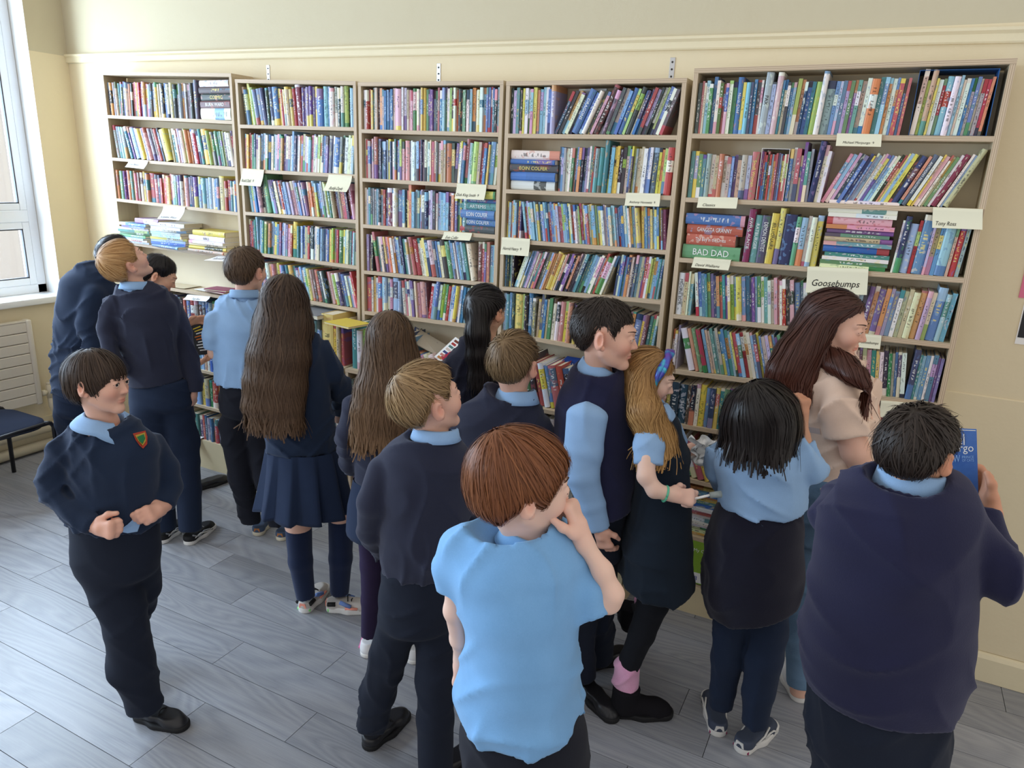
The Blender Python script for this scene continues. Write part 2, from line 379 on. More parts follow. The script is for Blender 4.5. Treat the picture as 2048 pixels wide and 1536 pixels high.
for u, c in CASE.items():
    x0, x1 = c['x']; e = empty('bookcase', ((x0+x1)/2, WY/2, 0), CLAB[u], 'bookcase', 'row of plywood bookcases along the wall'); c['obj'] = e
    bx = lambda nm, b, mat: boxes(nm, [b], mat, e, loc=None)
    inv = Matrix.Translation(-Vector(e.location))
    tl, tr = c['top']; yb = WY-.008
    for xx, zt in ((x0, tl), (x1-PT, tr)):
        zb = 0 if not c['deep'] else c['deep']
        o = bx('side_panel', (xx, xx+PT, 0, yb, zb, zt-PT), M['ply_v']); o.matrix_parent_inverse = inv
    slab('top_panel', x0, x1, tl, tr, -.001, yb, PT, M['ply_h'], e)
    o = bx('back_panel', (x0+PT, x1-PT, yb-.007, yb, .02, min(tl, tr)-PT), M['back']); o.matrix_parent_inverse = inv
    for (zl, zr) in c['sh']: slab('shelf', x0+PT, x1-PT, zl, zr, .0, yb-.007, PT, M['ply_h'], e)
    if c['deep']:
        dz = c['deep']
        slab('ledge', x0, x1, dz, dz, DEEP_Y-.003, yb-.007, PT, M['ply_h'], e)
        for xx in (x0, x1-PT-(.03 if u == 4 else 0)):
            o = bx('side_panel', (xx, xx+PT, DEEP_Y, yb, 0, dz-PT), M['ply_v']); o.matrix_parent_inverse = inv
        for z in (.67, .43, .19): slab('shelf', x0+PT, x1-PT-.03, z, z, DEEP_Y+.001, yb-.007, PT, M['ply_h'], e)
        o = bx('plinth', (x0, x1-(.03 if u == 4 else 0), DEEP_Y-.002, DEEP_Y+.012, 0, .185), M['plinth']); o.matrix_parent_inverse = inv
    else:
        zl, zr = c['sh'][-1]; o = bx('plinth', (x0, x1, -.002, .012, 0, min(zl, zr)+.004), M['plinth']); o.matrix_parent_inverse = inv
# steel straps fixing the bookcases to the wall
for x, z0, z1, w in ((-2.392, 2.34, 2.451, 'above the second bookcase'), (-1.285, 2.32, 2.430, 'above the third bookcase'), (-.136, 2.31, 2.424, 'above the fourth bookcase')):
    b = boxes('fixing_strap', [(x-.011, x+.011, WY-.003, WY+.001, z0, z1)], M['metal'], bevel=.001); tag(b, 'galvanised steel fixing strap on the wall '+w, 'strap')
    for k in range(3):
        V, F = tube_vf([(x, WY-.0045, z1-.018-k*.028), (x, WY-.0025, z1-.018-k*.028)], .0042, 10); me = mesh_np('screw_hole', V, F, M['hole']); tri_clean(me); obj('screw_hole', me, b)
# posters at the right edge of the wall
pp = boxes('pink_poster', [(1.237, 1.62, WY-.004, WY, 1.575, 1.80)], m_plain('pink_card', (224, 120, 150), .7)); tag(pp, 'pink paper poster on wall right of the bookcases', 'poster')
pk = boxes('dark_poster', [(1.258, 1.64, WY-.003, WY, 1.405, 1.56)], M['paper']); tag(pk, 'black and white poster on wall under pink one', 'poster')
boxes('black_panel', [(1.262, 1.64, WY-.004, WY-.002, 1.43, 1.556)], M['blk_plastic'], pk)
# ---------------------------------------------------------------- waiting-room chair by the radiator
ch = empty('chair', (-3.95, -.78, 0), 'black stacking chair with dark blue padded seat beside the radiator', 'chair')
cinv = Matrix.Translation(-Vector(ch.location))
def cpart(o): o.matrix_parent_inverse = cinv; return o
def rounded_slab(name, x0, x1, y0, y1, z0, z1, rad, mat, dome=.012, n=8):
    """cushion: rounded-rectangle outline, domed top"""
    def outline(ins):
        P = []
        for cx, cy, a0 in ((x1-rad, y1-rad, 0), (x0+rad, y1-rad, 90), (x0+rad, y0+rad, 180), (x1-rad, y0+rad, 270)):
            for k in range(n+1):
                a = math.radians(a0+90*k/n); P.append((cx+(rad-ins)*math.cos(a), cy+(rad-ins)*math.sin(a)))
        return np.array(P)
    rings = []
    for ins, z in ((.03, z0), (.008, z0), (0, z0+(z1-z0)*.4), (.004, z1-.008), (.03, z1), (.09, z1+dome*.7), (rad*.98, z1+dome)):
        o = outline(min(ins, rad*.98)); rings.append(np.column_stack([o, np.full(len(o), z)]))
    V, F = loft(rings, True, True); me = mesh_np(name, V, F, mat, True); tri_clean(me); return me
cpart(obj('seat', rounded_slab('seat', -3.90, -3.39, -1.12, -.665, .405, .44, .14, M['chair_fab']), ch))
b_ = obj('backrest', rounded_slab('backrest', -3.88, -3.41, .52, .88, 1.10, 1.14, .10, M['chair_fab']), ch)
b_.matrix_parent_inverse = cinv @ Matrix(((1, 0, 0, 0), (0, 0, -1, -.03), (0, 1, 0, 0), (0, 0, 0, 1)))
for sx, fx_, bx_ in ((-1, -3.885, -3.90), (1, -3.40, -3.385)):
    cpart(tube('leg', [(fx_, -.675, 0), (fx_, -.67, .40), (fx_, -.685, .425), (fx_, -.72, .435)], .0125, M['blk_plastic'], ch, 10))
    cpart(tube('leg', [(bx_, -1.16, 0), (bx_, -1.13, .40), (bx_, -1.15, .60), (bx_, -1.155, .86)], .0125, M['blk_plastic'], ch, 10))
    cpart(tube('side_rail', [(fx_, -.69, .43), (bx_, -1.13, .42)], .012, M['blk_plastic'], ch, 10))
# ================================================================= books
BC = dict(w=(234, 232, 226), c=(233, 222, 180), y=(238, 208, 60), o=(226, 128, 60), r=(196, 50, 52), p=(228, 150, 170), m=(140, 40, 84), v=(108, 72, 150), b=(52, 112, 190), s=(122, 182, 224), n=(36, 48, 100),
          t=(52, 134, 140), g=(58, 140, 74), l=(160, 200, 70), k=(40, 40, 46), a=(140, 146, 156), e=(196, 170, 134), d=(92, 50, 42), i=(176, 164, 210), u=(58, 60, 66), q=(206, 92, 98), h=(92, 108, 60), f=(128, 150, 196))
CN = dict(w='white', c='cream', y='yellow', o='orange', r='red', p='pink', m='maroon', v='purple', b='blue', s='light blue', n='navy', t='teal', g='green', l='lime green', k='black', a='grey', e='tan', d='brown', i='lilac', u='charcoal', q='coral', h='olive', f='slate blue')
BOOKS = []   # dicts: M (4x4 np), t,D,H, c1,c2,ink,rv, label, group, title
brng = random.Random(11)
def jit(c, a=14):
    l = sum(c)/3; f = brng.uniform(.0, .30); c = [x*.76+l*.24 for x in c]      # sun-faded covers
    return lin([min(255, max(0, (x+brng.uniform(-a, a))*(1-f)+238*f)) for x in c])
def add_book(Mx, t, D, H, code, label, group, title=None, tcol=None, horiz=False, c2=None, plain=False):
    r = brng.random
    b2 = c2 if c2 else brng.choice('wwkybrsncogvtp')
    ink = (.02, .02, .02) if code in 'wcyslepiao' else ((.9, .9, .88) if r() < .75 else (.9, .75, .2))
    rv = (r(), r()*(.49 if title or plain else 1), r())
    if title or plain: rv = (.3*r(), .2, r())
    BOOKS.append(dict(M=Mx, t=t, D=D, H=H, c1=jit(BC[code]), c2=jit(BC[b2]), ink=ink, rv=rv, label=label, group=group, title=title, tcol=tcol, horiz=horiz, code=code))
ORD = ['', 'first', 'second', 'third', 'fourth', 'fifth', 'sixth', 'seventh', 'eighth', 'ninth', 'tenth']
def nth(n): return '%d%s' % (n, 'th' if 10 <= n % 100 <= 20 else {1: 'st', 2: 'nd', 3: 'rd'}.get(n % 10, 'th'))
def parse(spec):
    """'angle:tokens|angle:tokens' ; token = letter (upper = thick), ^ taller, _ shorter, ! extra thick, {Title}, [x] second colour"""
    out = []
    for part in spec.split('|'):
        ang, toks = part.split(':', 1); ang = float(ang); i = 0
        while i < len(toks):
            ch_ = toks[i]; i += 1
            if ch_ == ' ': continue
            if ch_ == '.': out.append(('gap', .02)); continue
            d = dict(code=ch_.lower(), w=(1.9 if ch_.isupper() else 1.), h=1., ang=ang, title=None, c2=None)
            while i < len(toks) and toks[i] in '^_!{[':
                if toks[i] == '^': d['h'] = 1.12
                elif toks[i] == '_': d['h'] = .88
                elif toks[i] == '!': d['w'] *= 1.5
                elif toks[i] == '{': j = toks.index('}', i); d['title'] = toks[i+1:j]; i = j
                elif toks[i] == '[': d['c2'] = toks[i+1]; i += 2
                i += 1
            out.append(('b', d))
    return out
SHN = {}
def shelf_line(u, r):
    c = CASE[u]; x0, x1 = c['x']
    if r < len(c['sh']): zl, zr = c['sh'][r]
    else: zl = zr = c['deep']
    return lambda x: zl+(zr-zl)*(x-x0)/(x1-x0)
def row(u, r, spec, xa=None, xb=None, H=.188, D=.128, y=.014, hj=.05, start=0, tj=.35):
    c = CASE[u]; x0 = c['x'][0]+PT+.004 if xa is None else xa; x1 = c['x'][1]-PT-.004 if xb is None else xb
    zf = shelf_line(u, r); toks = parse(spec); seq = []
    for kind, d in toks:
        if kind == 'gap': seq.append(('gap', d)); continue
        d['t'] = d['w']*brng.uniform(1-tj, 1+tj); d['H'] = H*d['h']*brng.uniform(1-hj, 1+hj*.6); seq.append(('b', d))
    def total(sc):
        x = 0; pa = None
        for kind, d in seq:
            if kind == 'gap': x += d; continue
            a = math.radians(d['ang'])
            if pa is not None and a < pa[0]-1e-4: x += min(pa[1], d['H'])*(math.sin(pa[0])-math.sin(a))*.97
            elif pa is None and a < -1e-4: x += d['H']*math.sin(-a)
            x += d['t']*sc/math.cos(a)+.0006; pa = (a, d['H'])
        if pa and pa[0] > 1e-4: x += pa[1]*math.sin(pa[0])
        return x
    lo_, hi_ = .001, .08
    for _ in range(40):
        mid = (lo_+hi_)/2
        if total(mid) < x1-x0: lo_ = mid
        else: hi_ = mid
    sc = lo_; x = x0; pa = None; k = start
    case = {1: 'bookcase beside the window', 2: 'second bookcase', 3: 'third bookcase', 4: 'fourth bookcase', 5: 'wide bookcase'}[u]
    for kind, d in seq:
        if kind == 'gap': x += d; continue
        a = math.radians(d['ang'])
        if pa is not None and a < pa[0]-1e-4: x += min(pa[1], d['H'])*(math.sin(pa[0])-math.sin(a))*.97
        elif pa is None and a < -1e-4: x += d['H']*math.sin(-a)
        t = d['t']*sc; k += 1; ca, sa = math.cos(a), math.sin(a)
        Dd = min(D, WY-.02-y)*brng.uniform(.93, 1.); yy = y+brng.uniform(-.006, .010)
        # local x -> (ca,0,-sa), local z -> (sa,0,ca); lowest corner on shelf
        if a >= 0: bx = x; bz = zf(x+t)+t*sa
        else: bx = x; bz = zf(x)
        Mx = np.eye(4); Mx[:3, 0] = (ca, 0, -sa); Mx[:3, 2] = (sa, 0, ca); Mx[:3, 3] = (bx, yy, bz)
        thick = 'thick ' if t > .026 else ('slim ' if t < .011 else '')
        lab = '%s%s book, %s from the window end of the %s shelf, %s' % (thick, CN[d['code']], nth(k), ORD[r+1], case)
        add_book(Mx, t-.0004, Dd, d['H'], d['code'], lab, 'upright books on the %s shelf of the %s' % (ORD[r+1], case), d['title'], c2=d['c2'])
        x += t/ca+.0006; pa = (a, d['H'])
    return k
def stack(u, r, x0, x1, spec, y=.012, D=.13, th=.022, z=None, yaw=3, name='pile'):
    """pile of books lying flat, spines to the front; spec bottom to top: tokens as in row()"""
    zf = shelf_line(u, r); zz = zf((x0+x1)/2) if z is None else z; W = x1-x0; k = 0
    case = {1: 'bookcase beside the window', 2: 'second bookcase', 3: 'third bookcase', 4: 'fourth bookcase', 5: 'wide bookcase'}[u]
    n = len(parse('0:'+spec))
    for kind, d in parse('0:'+spec):
        t = th*d['w']*brng.uniform(.85, 1.15)*.62; Hh = W*d['h']*brng.uniform(.93, 1.0); k += 1
        a = math.radians(brng.uniform(-yaw, yaw)); ox = x0+(W-Hh)*brng.random(); ca, sa = math.cos(a), math.sin(a)
        Mx = np.eye(4)
        # book local: x thickness -> world z, z height -> world x (reading left to right)
        Mx[:3, 0] = (0, 0, 1); Mx[:3, 2] = (ca, sa, 0); Mx[:3, 1] = (-sa, ca, 0); Mx[:3, 3] = (ox, y+brng.uniform(-.004, .012), zz+.0004)
        lab = '%s book lying %s from the bottom of the %s, %s shelf, %s' % (CN[d['code']], nth(k), name, ORD[r+1], case.replace('beside the window', 'by window'))
        add_book(Mx, t, min(D*brng.uniform(.93, 1), .140-Mx[1, 3]-abs(sa)*Hh), Hh, d['code'], lab, 'books lying in piles on the shelves', d['title'], horiz=True, c2=d['c2'])
        zz += t+.0005
    return zz
def faceout(u, r, x0, w, H, code, title=None, lean=8, y=.06, c2=None, z=None, roll=0):
    """book shown cover first, leaning back"""
    zf = shelf_line(u, r); a = math.radians(lean)
    Z = np.array([0, math.sin(a), math.cos(a)]); X = np.array([0, math.cos(a), -math.sin(a)]); Y = np.cross(Z, X)
    Mx = np.eye(4); Mx[:3, 0] = X; Mx[:3, 1] = Y; Mx[:3, 2] = Z; Mx[:3, 3] = (x0+w, y, (zf(x0) if z is None else z)+.001)
    case = {1: 'bookcase beside the window', 2: 'second bookcase', 3: 'third bookcase', 4: 'fourth bookcase', 5: 'wide bookcase'}[u]
    add_book(Mx, .014, w, H, code, '%s book leaning with its front cover showing on %s shelf of %s' % (CN[code], ORD[r+1], case), 'books shown cover first', None, c2=c2, plain=True)
for u in (2, 3, 4): CASE[u]['sh'].append((CASE[u]['deep'],)*2)
# ---- bookcase 1
row(1, 0, '0:n[s]kipe[h] s|3:bkawbowr|2:ryrrooysbi|0:ycwkBcec Tw kaf[o]v[o]aAkkU^', xb=-2.79)
stack(1, 0, -2.775, -2.53, 'S!D[r]{BURN WARD}U{COSMIC}KW[t]', th=.032, D=.105)
faceout(1, 0, -2.765, .135, .195, 'u', y=.122, lean=3)
row(1, 1, '-7:aaaa a|-15:t[w]vS{}wo y[w]yfppi n drwbY|-8:e tws[r]iwl oow r[w]wtNl yg w[g]gtv lkcwr', H=.187)
row(1, 2, '0:rg g v v o t o q d d b v t R R g|1:r_[y]o r_ o y rwg w v w o p i n v b s s s s s w b p E^ e r w c o', H=.172)
zt = stack(1, 3, -3.56, -3.28, 'irsgwlw b_b', th=.022, D=.15, y=-.02, yaw=6); stack(1, 3, -3.40, -3.17, 'W', z=zt+.0, th=.030, y=-.01)
stack(1, 3, -3.25, -2.96, 'bbswsawwW', th=.024, D=.15, y=-.025, yaw=8)
stack(1, 3, -2.93, -2.62, 'ekcwW{BIBLE}Y_', th=.026, D=.145, y=-.02, yaw=4)
row(1, 5, '0:sw rqo wo b v w e w k o a n s t r b w a d k b s c e|-8:e t r w b k s', H=.20)
row(1, 6, '-12:i s v o p k l e b m s n|0:p v w r g b s k e w r o b r|4:w s y o r b k', H=.19)
row(1, 7, '-10:b s n r o|0:P^{}i w[v]h r r o w r b s y e g|3:r o c b w r s k t', H=.18)
row(1, 8, '0:w r r l c l w r w g c w c l g r w r c l|0:T v r n a b s r b w e c w w r o b s n k c', H=.165)
# ---- bookcase 2
row(2, 0, '-7:k[e]c y^l|-9:f f n|-4:u n[w]Bo[y]o c[f] e k[y]r M^|0:v[y] v[y] v[y] v[y] v[y] v[y]|0:B s b[w] w a k[c] w l k s')
row(2, 1, '4:q y r r[o] g n v|5:w c b s q w y c t i p v o v c e w b^ n i w y b e i w s p c s s l o n b v f k a B a k W[k] c c s', H=.185)
row(2, 2, '-7:s t l f b p k[w] h G^|-12:i n k c n r b s w i p i g w a b|-7:o o o y|-9:b s a a l g e d n e r r k d m', H=.18)
row(2, 3, '0:m r n t s^|5:s b t l b o s b b b v n o i v p r Y^|3:t k b b e e h n k s c s n s b w b k y l i r G[l] w s c t r s v', H=.178)
row(2, 4, '-6:m^ B b f s w o q e y l b n|-10:t Y[s] t w w s c l y[k] e d r|-13:n w k e p w l n n b w s w r^', H=.175)
row(2, 5, '0:k w r b s o y t n b g e r|0:n N N[w] b s h o[r] n o w s b|0:Y!^[o] y e r', y=DEEP_Y+.03, D=.2, H=.235)
# ---- bookcase 3
row(3, 0, '0:t r r y[s] t e k o e b s b b e p P w i e p p P w i s y g v v f k e b s g w l k r o K{NOMAN}g k w s o e c t s b b w t k s')
row(3, 1, '0:w y b[e] i a R^ k k n n f d N[k]{WILKINSON} w t b b l p P k w w a s v n i w w w c q c k w e e O Y[k]|4:v s w b p Q^ s g L[g] e r b[r] b[y] y s b l', H=.186)
row(3, 2, '0:e i c[t] k a a t k s r k M w W{MOONE BOY}B b k y O[y]^ s f c y i w n v i k w s s s s n o r v s y|3:T^', xb=-1.02, H=.182)
faceout(3, 2, -1.06, .12, .17, 'f', y=.05, lean=4)
stack(3, 2, -1.085+.02, -.87, 'K[r]{}B{EOIN COLFER}B{EOIN COLFER}T[k]{ARTEMIS}b{EOIN COLFER}Y', th=.031, D=.13)
row(3, 3, '0:m v n k|-9:g^ t c k y i O w w b s k n t y|-11:e O[q] R{HORRID}c w y s P e b c Y{}G[w] b s w a s t s t e C[k]|0:D[e] r v r b[s] s', H=.185)
row(3, 4, '0:R[b] c y[s] i B s S b w N[s] s|-5:w[q] s n[w] f i c c p P d|7:r s B[t]^ w l g r s b y[o] e s b s c c D[m]d k o p r d', H=.185)
row(3, 5, '0:t^ w l r o b w s Y[o] e r b', xb=-1.27, y=DEEP_Y+.03, D=.2, H=.215)
row(3, 5, '-32:r o p c r q a v i b', xa=-1.26, xb=-.88, y=DEEP_Y+.05, D=.16, H=.15, start=12)
# ---- bookcase 4
row(4, 0, '0:k[w]{AMNION}i t k y[s] s[w] w s y[o] o[v] i s w b F^|24:n k{HOLES}o c n B{DRAGONS}b w k p D^|19:U{}k e s B y[l]L[k] c n b[r] r[k] i k w[k] l b k u')
faceout(4, 0, -.50, .125, .185, 'a', y=.035, lean=3)
stack(4, 1, -.80, -.565, 'K[w]{}B{}K{EOIN COLFER}v[b]W', th=.030, D=.145)
row(4, 1, '0:n i a W[r]|2:w g[q] q b t k[v] n i w t k A[t]T{}T^{}k s k[y] y[k] k l[k] e b k l[k] a c[o] e W b w N y[k] o[y] l W[r]', xa=-.562, H=.19)
row(4, 2, '0:o[y] s[y] e[r] y[s] s[o] b r[y] n|-9:'+''.join(brng.choice(['s[y]', 's[o]', 'b[y]', 'y[b]', 's[r]', 'l[s]', 'w[b]', 'r[s]', 'c[s]', 'b[r]', 'i[y]']) for _ in range(56))+'Y[a]|-6:y b[y] b[y] b[o] y[b] s[y] s[y] b[y] y[r] d m', H=.172)
row(4, 3, '0:b k t a k|19:c w k[y] b s i w r t q k h y o o O[y]y c q w v v b o k u w[n] n{}t t s f w p i r^ P w e|5:n b v t b n w k n s e t r p l y o s t b', H=.18)
row(4, 4, '0:s t b k Y l k B^{ROMAN MYSTERIES}h|3:e n^[y] b[s] e g w[d] k Q y[l]{}o k Y[v] y s b k c|6:w i t s p r[p]{}b e v r k o B y d t g s', H=.19)
row(4, 5, '-14:t e y v w v g[o] k^ r y b[y] n|-14:r k s e o b n t g w r b', y=DEEP_Y+.03, D=.2, H=.21)
# ---- bookcase 5
row(5, 0, '0:k q[o] c w[s] g b^ w r[h] s[r] b w[l] G{} B!^{North Child}y[s] S n b k[r] p|2:A[w]^{PAX}i P!^{}t c w[k] b s|3:L{}o n[w] b t L{}W[b]^{} A w[b] s t i h v w e w[b] W[o] t b o w o r[y] b[k] r[k]', xb=.765, H=.192)
row(5, 0, '4:E^ l[g] E^ y[b] w r R[s] W s[w] c W b[k] w b c a r[k] o[k]', xa=.785, xb=1.015, H=.19, start=70)
row(5, 1, '0:t^ f^ g t a e e q e e s v e E i Q^{Small Women}', xb=.285, H=.168)
row(5, 1, '0:v[r] r[b] b[r] k[r] w[r] s[r] o[r] r[b] v[r] b[y] y[r] c[r] l[r]', xa=.293, xb=.392, H=.178, start=20, tj=.05)
row(5, 1, '0:b[y] w Q b_ v^ t i|5:N^{My First Bible}c^ W[y]{Irish}|24:b S{}p k b n b f s c w y b s[w] w r o y s Y{cathy cassidy}u D o N{ANTHONY McGOWAN}w e P{}w y g w M{}w s E^!', xa=.398, H=.192, start=34)
stack(5, 2, .022, .262, 'G!{BAD DAD}R_{The Boy in the Dress}R{GANGSTA GRANNY}B', th=.034, D=.138)
row(5, 2, '2:M^{AWFUL AUNTIE}T{RATBURGER}N{DEMON DENTIST}Y{BILLIONAIRE}y^ N{}w[g] s e[r] c[s] y[s]', xa=.268, xb=.552, H=.192)
stack(5, 2, .558, .795, 'cgwtB{}tegvpPwT{}w', th=.023, D=.135, name='striped pile')
row(5, 2, '4:i N!^[g] S! [w]l[r] B!^[c] i E y[b] S!{} e[g] R[v] a^'.replace('! [w]', '!'), xa=.805, H=.188, start=12)
row(5, 3, '0:W[k]{MOONE BOY}e[r] c s[c]|-8:w b[s] t t y v n o g t e w l s Y b b n v b g l t i e p q w r k u B n w e y t t', xb=.60, H=.182)
row(5, 3, '5:l m i[s] t[g] w f u[a] v[i] o[c] v[e] o[q] b[a] f[s] w[t] e e c[o] o[q] i[p] c[l] B^ t[s] s', xa=.61, H=.18, start=42)
row(5, 4, '0:w_ w_ a|-17:G[w]{}O{}G{}R{}|-16:s e e t a e b b o s y r g w o c s r y b e i t s b s y e c c e e w c w', xb=.62, H=.195)
row(5, 4, '-6:o y e[w] y[c] t[w] b[w] n b i e m c[e] p[w] t[y] y[b] w k[w] g[w] e[w] b[w] n w|2:N^ t[w] s[w] b[w] w i v[k] v[k]', xa=.63, H=.175, start=36)
row(5, 5, '0:y N N[w] d k w y b n r t e[g] t b Y[k]{}l l p v Y{}t w c e b s c w l y t b e g n|4:k w d r c o b s t y e c w', H=.185)
row(5, 6, '-22:r w g w r y n a g^ t b s v|-15:w k d r c o b s t y e c w k b n r t e g t b y', H=.19)
stack(5, 7, .03, .30, 'yccwwwwrpwbtyobo', th=.022, D=.14)
row(5, 7, '-14:s t s g w b n r t e g t b y k o r c b s|0:k w d r c o b s t y e c w', xa=.33, H=.2)
row(5, 8, '0:r w d k c b w y r', xb=.19, H=.2)
row(5, 8, '0:b s b n s b r r k w t e g t b y n w d r c o b k y', xa=.292, H=.2, start=10)
for u in (2, 3, 4):   # lower deep shelves, mostly behind the children
    for z in (.67, .43, .19):
        CASE[u]['sh'].append((z, z)); r_ = len(CASE[u]['sh'])-1
        if r_ > 9: continue
        row(u, r_, '0:'+''.join(brng.choice('wcyorpmvbsntglkaeid') for _ in range(34)), y=DEEP_Y+.02, D=.15, H=.185, xb=CASE[u]['x'][1]-PT-.036)

# ---- build them: the ~300 that show largest are separate things, the rest one mass
HIDDEN = set()
def book_mesh(b, full=True):
    """-> V (n,3) local, F quads, fmat, uv, spine flag"""
    t, D, H = b['t'], b['D'], b['H']; th = min(.0016, t*.16); ov = .0025 if t > .022 else .0006
    # cover: U prism in plan
    P = np.array([[0, 0], [t, 0], [t, D], [t-th, D], [t-th, th], [th, th], [th, D], [0, D]])
    if t > .016: P = np.insert(P, 1, [[t*.18, -.0035], [t*.5, -.005], [t*.82, -.0035]], 0)
    n = len(P); V = np.concatenate([np.column_stack([P, np.zeros(n)]), np.column_stack([P, np.full(n, H)])])
    F = [[i, (i+1) % n, n+(i+1) % n, n+i] for i in range(n)]
    ns = 4 if n > 8 else 1    # spine faces
    base = n-8                # index shift for the later corners
    i1, i2, i3, i4, i5, i6, i7 = [j+base for j in range(1, 8)]
    for o_, fl in ((n, False), (0, True)):
        for q in ([i1, i2, i3, i4], [0, i5, i6, i7]): 
            q = [x+o_ for x in q]; F.append(q[::-1] if fl else q)
        q = [0+o_, i1+o_, i4+o_, i5+o_]; F.append(q[::-1] if fl else q)
    uv = np.zeros((len(V), 2)); uv[:, 0] = np.concatenate([P[:, 0], P[:, 0]])/t; uv[:, 1] = V[:, 2]/H
    deep = V[:, 1] > .004
    uv[deep, 0] = .5+V[deep, 1]/D*2.0
    sp = np.where(V[:, 1] < .003, 1., 0.)
    pv = box_vf(th, t-th, th, D-.002-ov, ov, H-ov)
    return V, np.array(F), uv, sp, pv
def text_mesh(s, name, font_scale=1.0):
    cu = bpy.data.curves.new(name, 'FONT'); cu.body = s; cu.size = 1; cu.align_x = 'CENTER'; cu.align_y = 'CENTER'; cu.resolution_u = 2; cu.extrude = 0
    o = bpy.data.objects.new(name, cu); COL.objects.link(o); dg = bpy.context.evaluated_depsgraph_get(); me = bpy.data.meshes.new_from_object(o.evaluated_get(dg))
    bpy.data.objects.remove(o); bpy.data.curves.remove(cu); me.name = name; return me
def fit_text(me, w, h, keep=True):
    co = np.empty(len(me.vertices)*3, np.float32); me.vertices.foreach_get('co', co); co = co.reshape(-1, 3)
    lo, hi = co.min(0), co.max(0); sz = hi-lo; sx = w/max(sz[0], 1e-6); sy = h/max(sz[1], 1e-6)
    if keep: sy = min(sy, sx*1.5); sx = min(sx, sy*1.05)
    co = (co-(lo+hi)/2)*[sx, sy, 1]; return co
def parea(b):
    M4 = b['M']; sz = 0
    p = [proj(M4[:3, :3]@np.array(q)+M4[:3, 3]) for q in ((0, 0, 0), (b['t'], 0, 0), (b['t'], 0, b['H']), (0, 0, b['H']))]
    x = [q[0] for q in p]; y_ = [q[1] for q in p]
    return .5*abs(sum(x[i]*y_[(i+1) % 4]-x[(i+1) % 4]*y_[i] for i in range(4))), np.mean(x), np.mean(y_)
def occluded(px, py):   # rough silhouettes of the children in front
    for (x0, x1, y0) in ((110, 250, 480), (200, 400, 500), (415, 530, 520), (510, 690, 580), (690, 860, 640), (780, 930, 745), (925, 1010, 590), (965, 1100, 680), (1130, 1270, 620), (1240, 1345, 705), (1440, 1600, 760), (1570, 1750, 600), (1740, 1950, 830)):
        if x0 < px < x1 and py > y0: return True
    return px < 0 or px > 2048 or py > 1250
for b in BOOKS:
    b['area'], cx, cy = parea(b)
    if occluded(cx, cy): b['area'] *= .02
order = sorted(range(len(BOOKS)), key=lambda i: -BOOKS[i]['area']); SOLO = set(order[:310])
inkm = {}
def ink_mat(c):
    k = tuple(round(x, 2) for x in c)
    if k not in inkm: inkm[k] = m_plain('spine_print', [255*x**.45 for x in c], .5)
    return inkm[k]
sV, sF, sM, sUV, sC1, sC2, sI, sR, sS = [], [], [], [], [], [], [], [], []; off = 0
for i, b in enumerate(BOOKS):
    V, F, uv, sp, pv = book_mesh(b)
    one = np.ones((len(V), 1))
    if i in SOLO:
        me = mesh_np('book', V, F, M['book'], False, None, dict(c1=one*np.array(b['c1']), c2=one*np.array(b['c2']), ink=one*np.array(b['ink']), rv=one*np.array(b['rv']), spine=sp*(0 if b['title'] is not None else 1)), uv)
        o = obj('book', me); o.matrix_world = Matrix(b['M'].tolist()); tag(o, b['label'], 'book', b['group'])
        obj('pages', mesh_np('pages', pv, BOXF, M['pages']), o)
        if b['title']:
            tm = text_mesh(b['title'], 'title'); co = fit_text(tm, b['H']*.62, b['t']*.46)
            # text x -> down the spine (local -z) for upright, local +z for piles ; text y -> local x
            if b['horiz']: L = np.column_stack([b['t']/2+co[:, 1], np.full(len(co), -.0062), b['H']/2+co[:, 0]])
            else: L = np.column_stack([b['t']/2+co[:, 1], np.full(len(co), -.0062), b['H']*.55-co[:, 0]])
            tm.vertices.foreach_set('co', L.astype(np.float32).ravel()); tm.update()
            tm.materials.clear(); tm.materials.append(ink_mat(b['ink'])); obj('title', tm, o)
    else:
        R3 = b['M'][:3, :3]; T3 = b['M'][:3, 3]
        sV += [V@R3.T+T3, pv@R3.T+T3]; sF += [F+off, BOXF+off+len(V)]; sM += [np.zeros(len(F), int), np.ones(6, int)]
        n = len(V)+8; off += n
        sUV += [uv, np.zeros((8, 2))]; on = np.ones((n, 1))
        for L, kk in ((sC1, 'c1'), (sC2, 'c2'), (sI, 'ink'), (sR, 'rv')): L.append(on*np.array(b[kk]))
        sS += [sp, np.zeros(8)]
me = mesh_np('book_rows', np.concatenate(sV), np.concatenate(sF), [M['book'], M['pages']], False, np.concatenate(sM), dict(c1=np.concatenate(sC1), c2=np.concatenate(sC2), ink=np.concatenate(sI), rv=np.concatenate(sR), spine=np.concatenate(sS)), np.concatenate(sUV))
tag(obj('book_rows', me), 'hundreds of smaller and half hidden books filling the remaining shelf space', 'books', kind='stuff')
# clear plastic / card slipcase around the boxed set on the wide bookcase, and the blue case on its top shelf
def slip(x0, x1, z0, z1, y0, y1, th, mat, label, name='slipcase'):
    o = boxes(name, [(x0-th, x1+th, y0, y1, z0-th*.2, z0), (x0-th, x1+th, y0, y1, z1, z1+th), (x0-th, x0, y0, y1, z0, z1), (x1, x1+th, y0, y1, z0, z1)], mat); return tag(o, label, 'slipcase')
slip(.2925, .3925, 1.8765, 2.066, .005, .14, .0012, M['paper'], 'thin white slipcase holding a boxed set on the wide bookcase')
slip(.784, 1.017, 2.1235, 2.334, .008, .145, .0014, m_plain('blue_card', (44, 98, 160), .5), 'blue open slipcase at the end of the top shelf, wide bookcase')
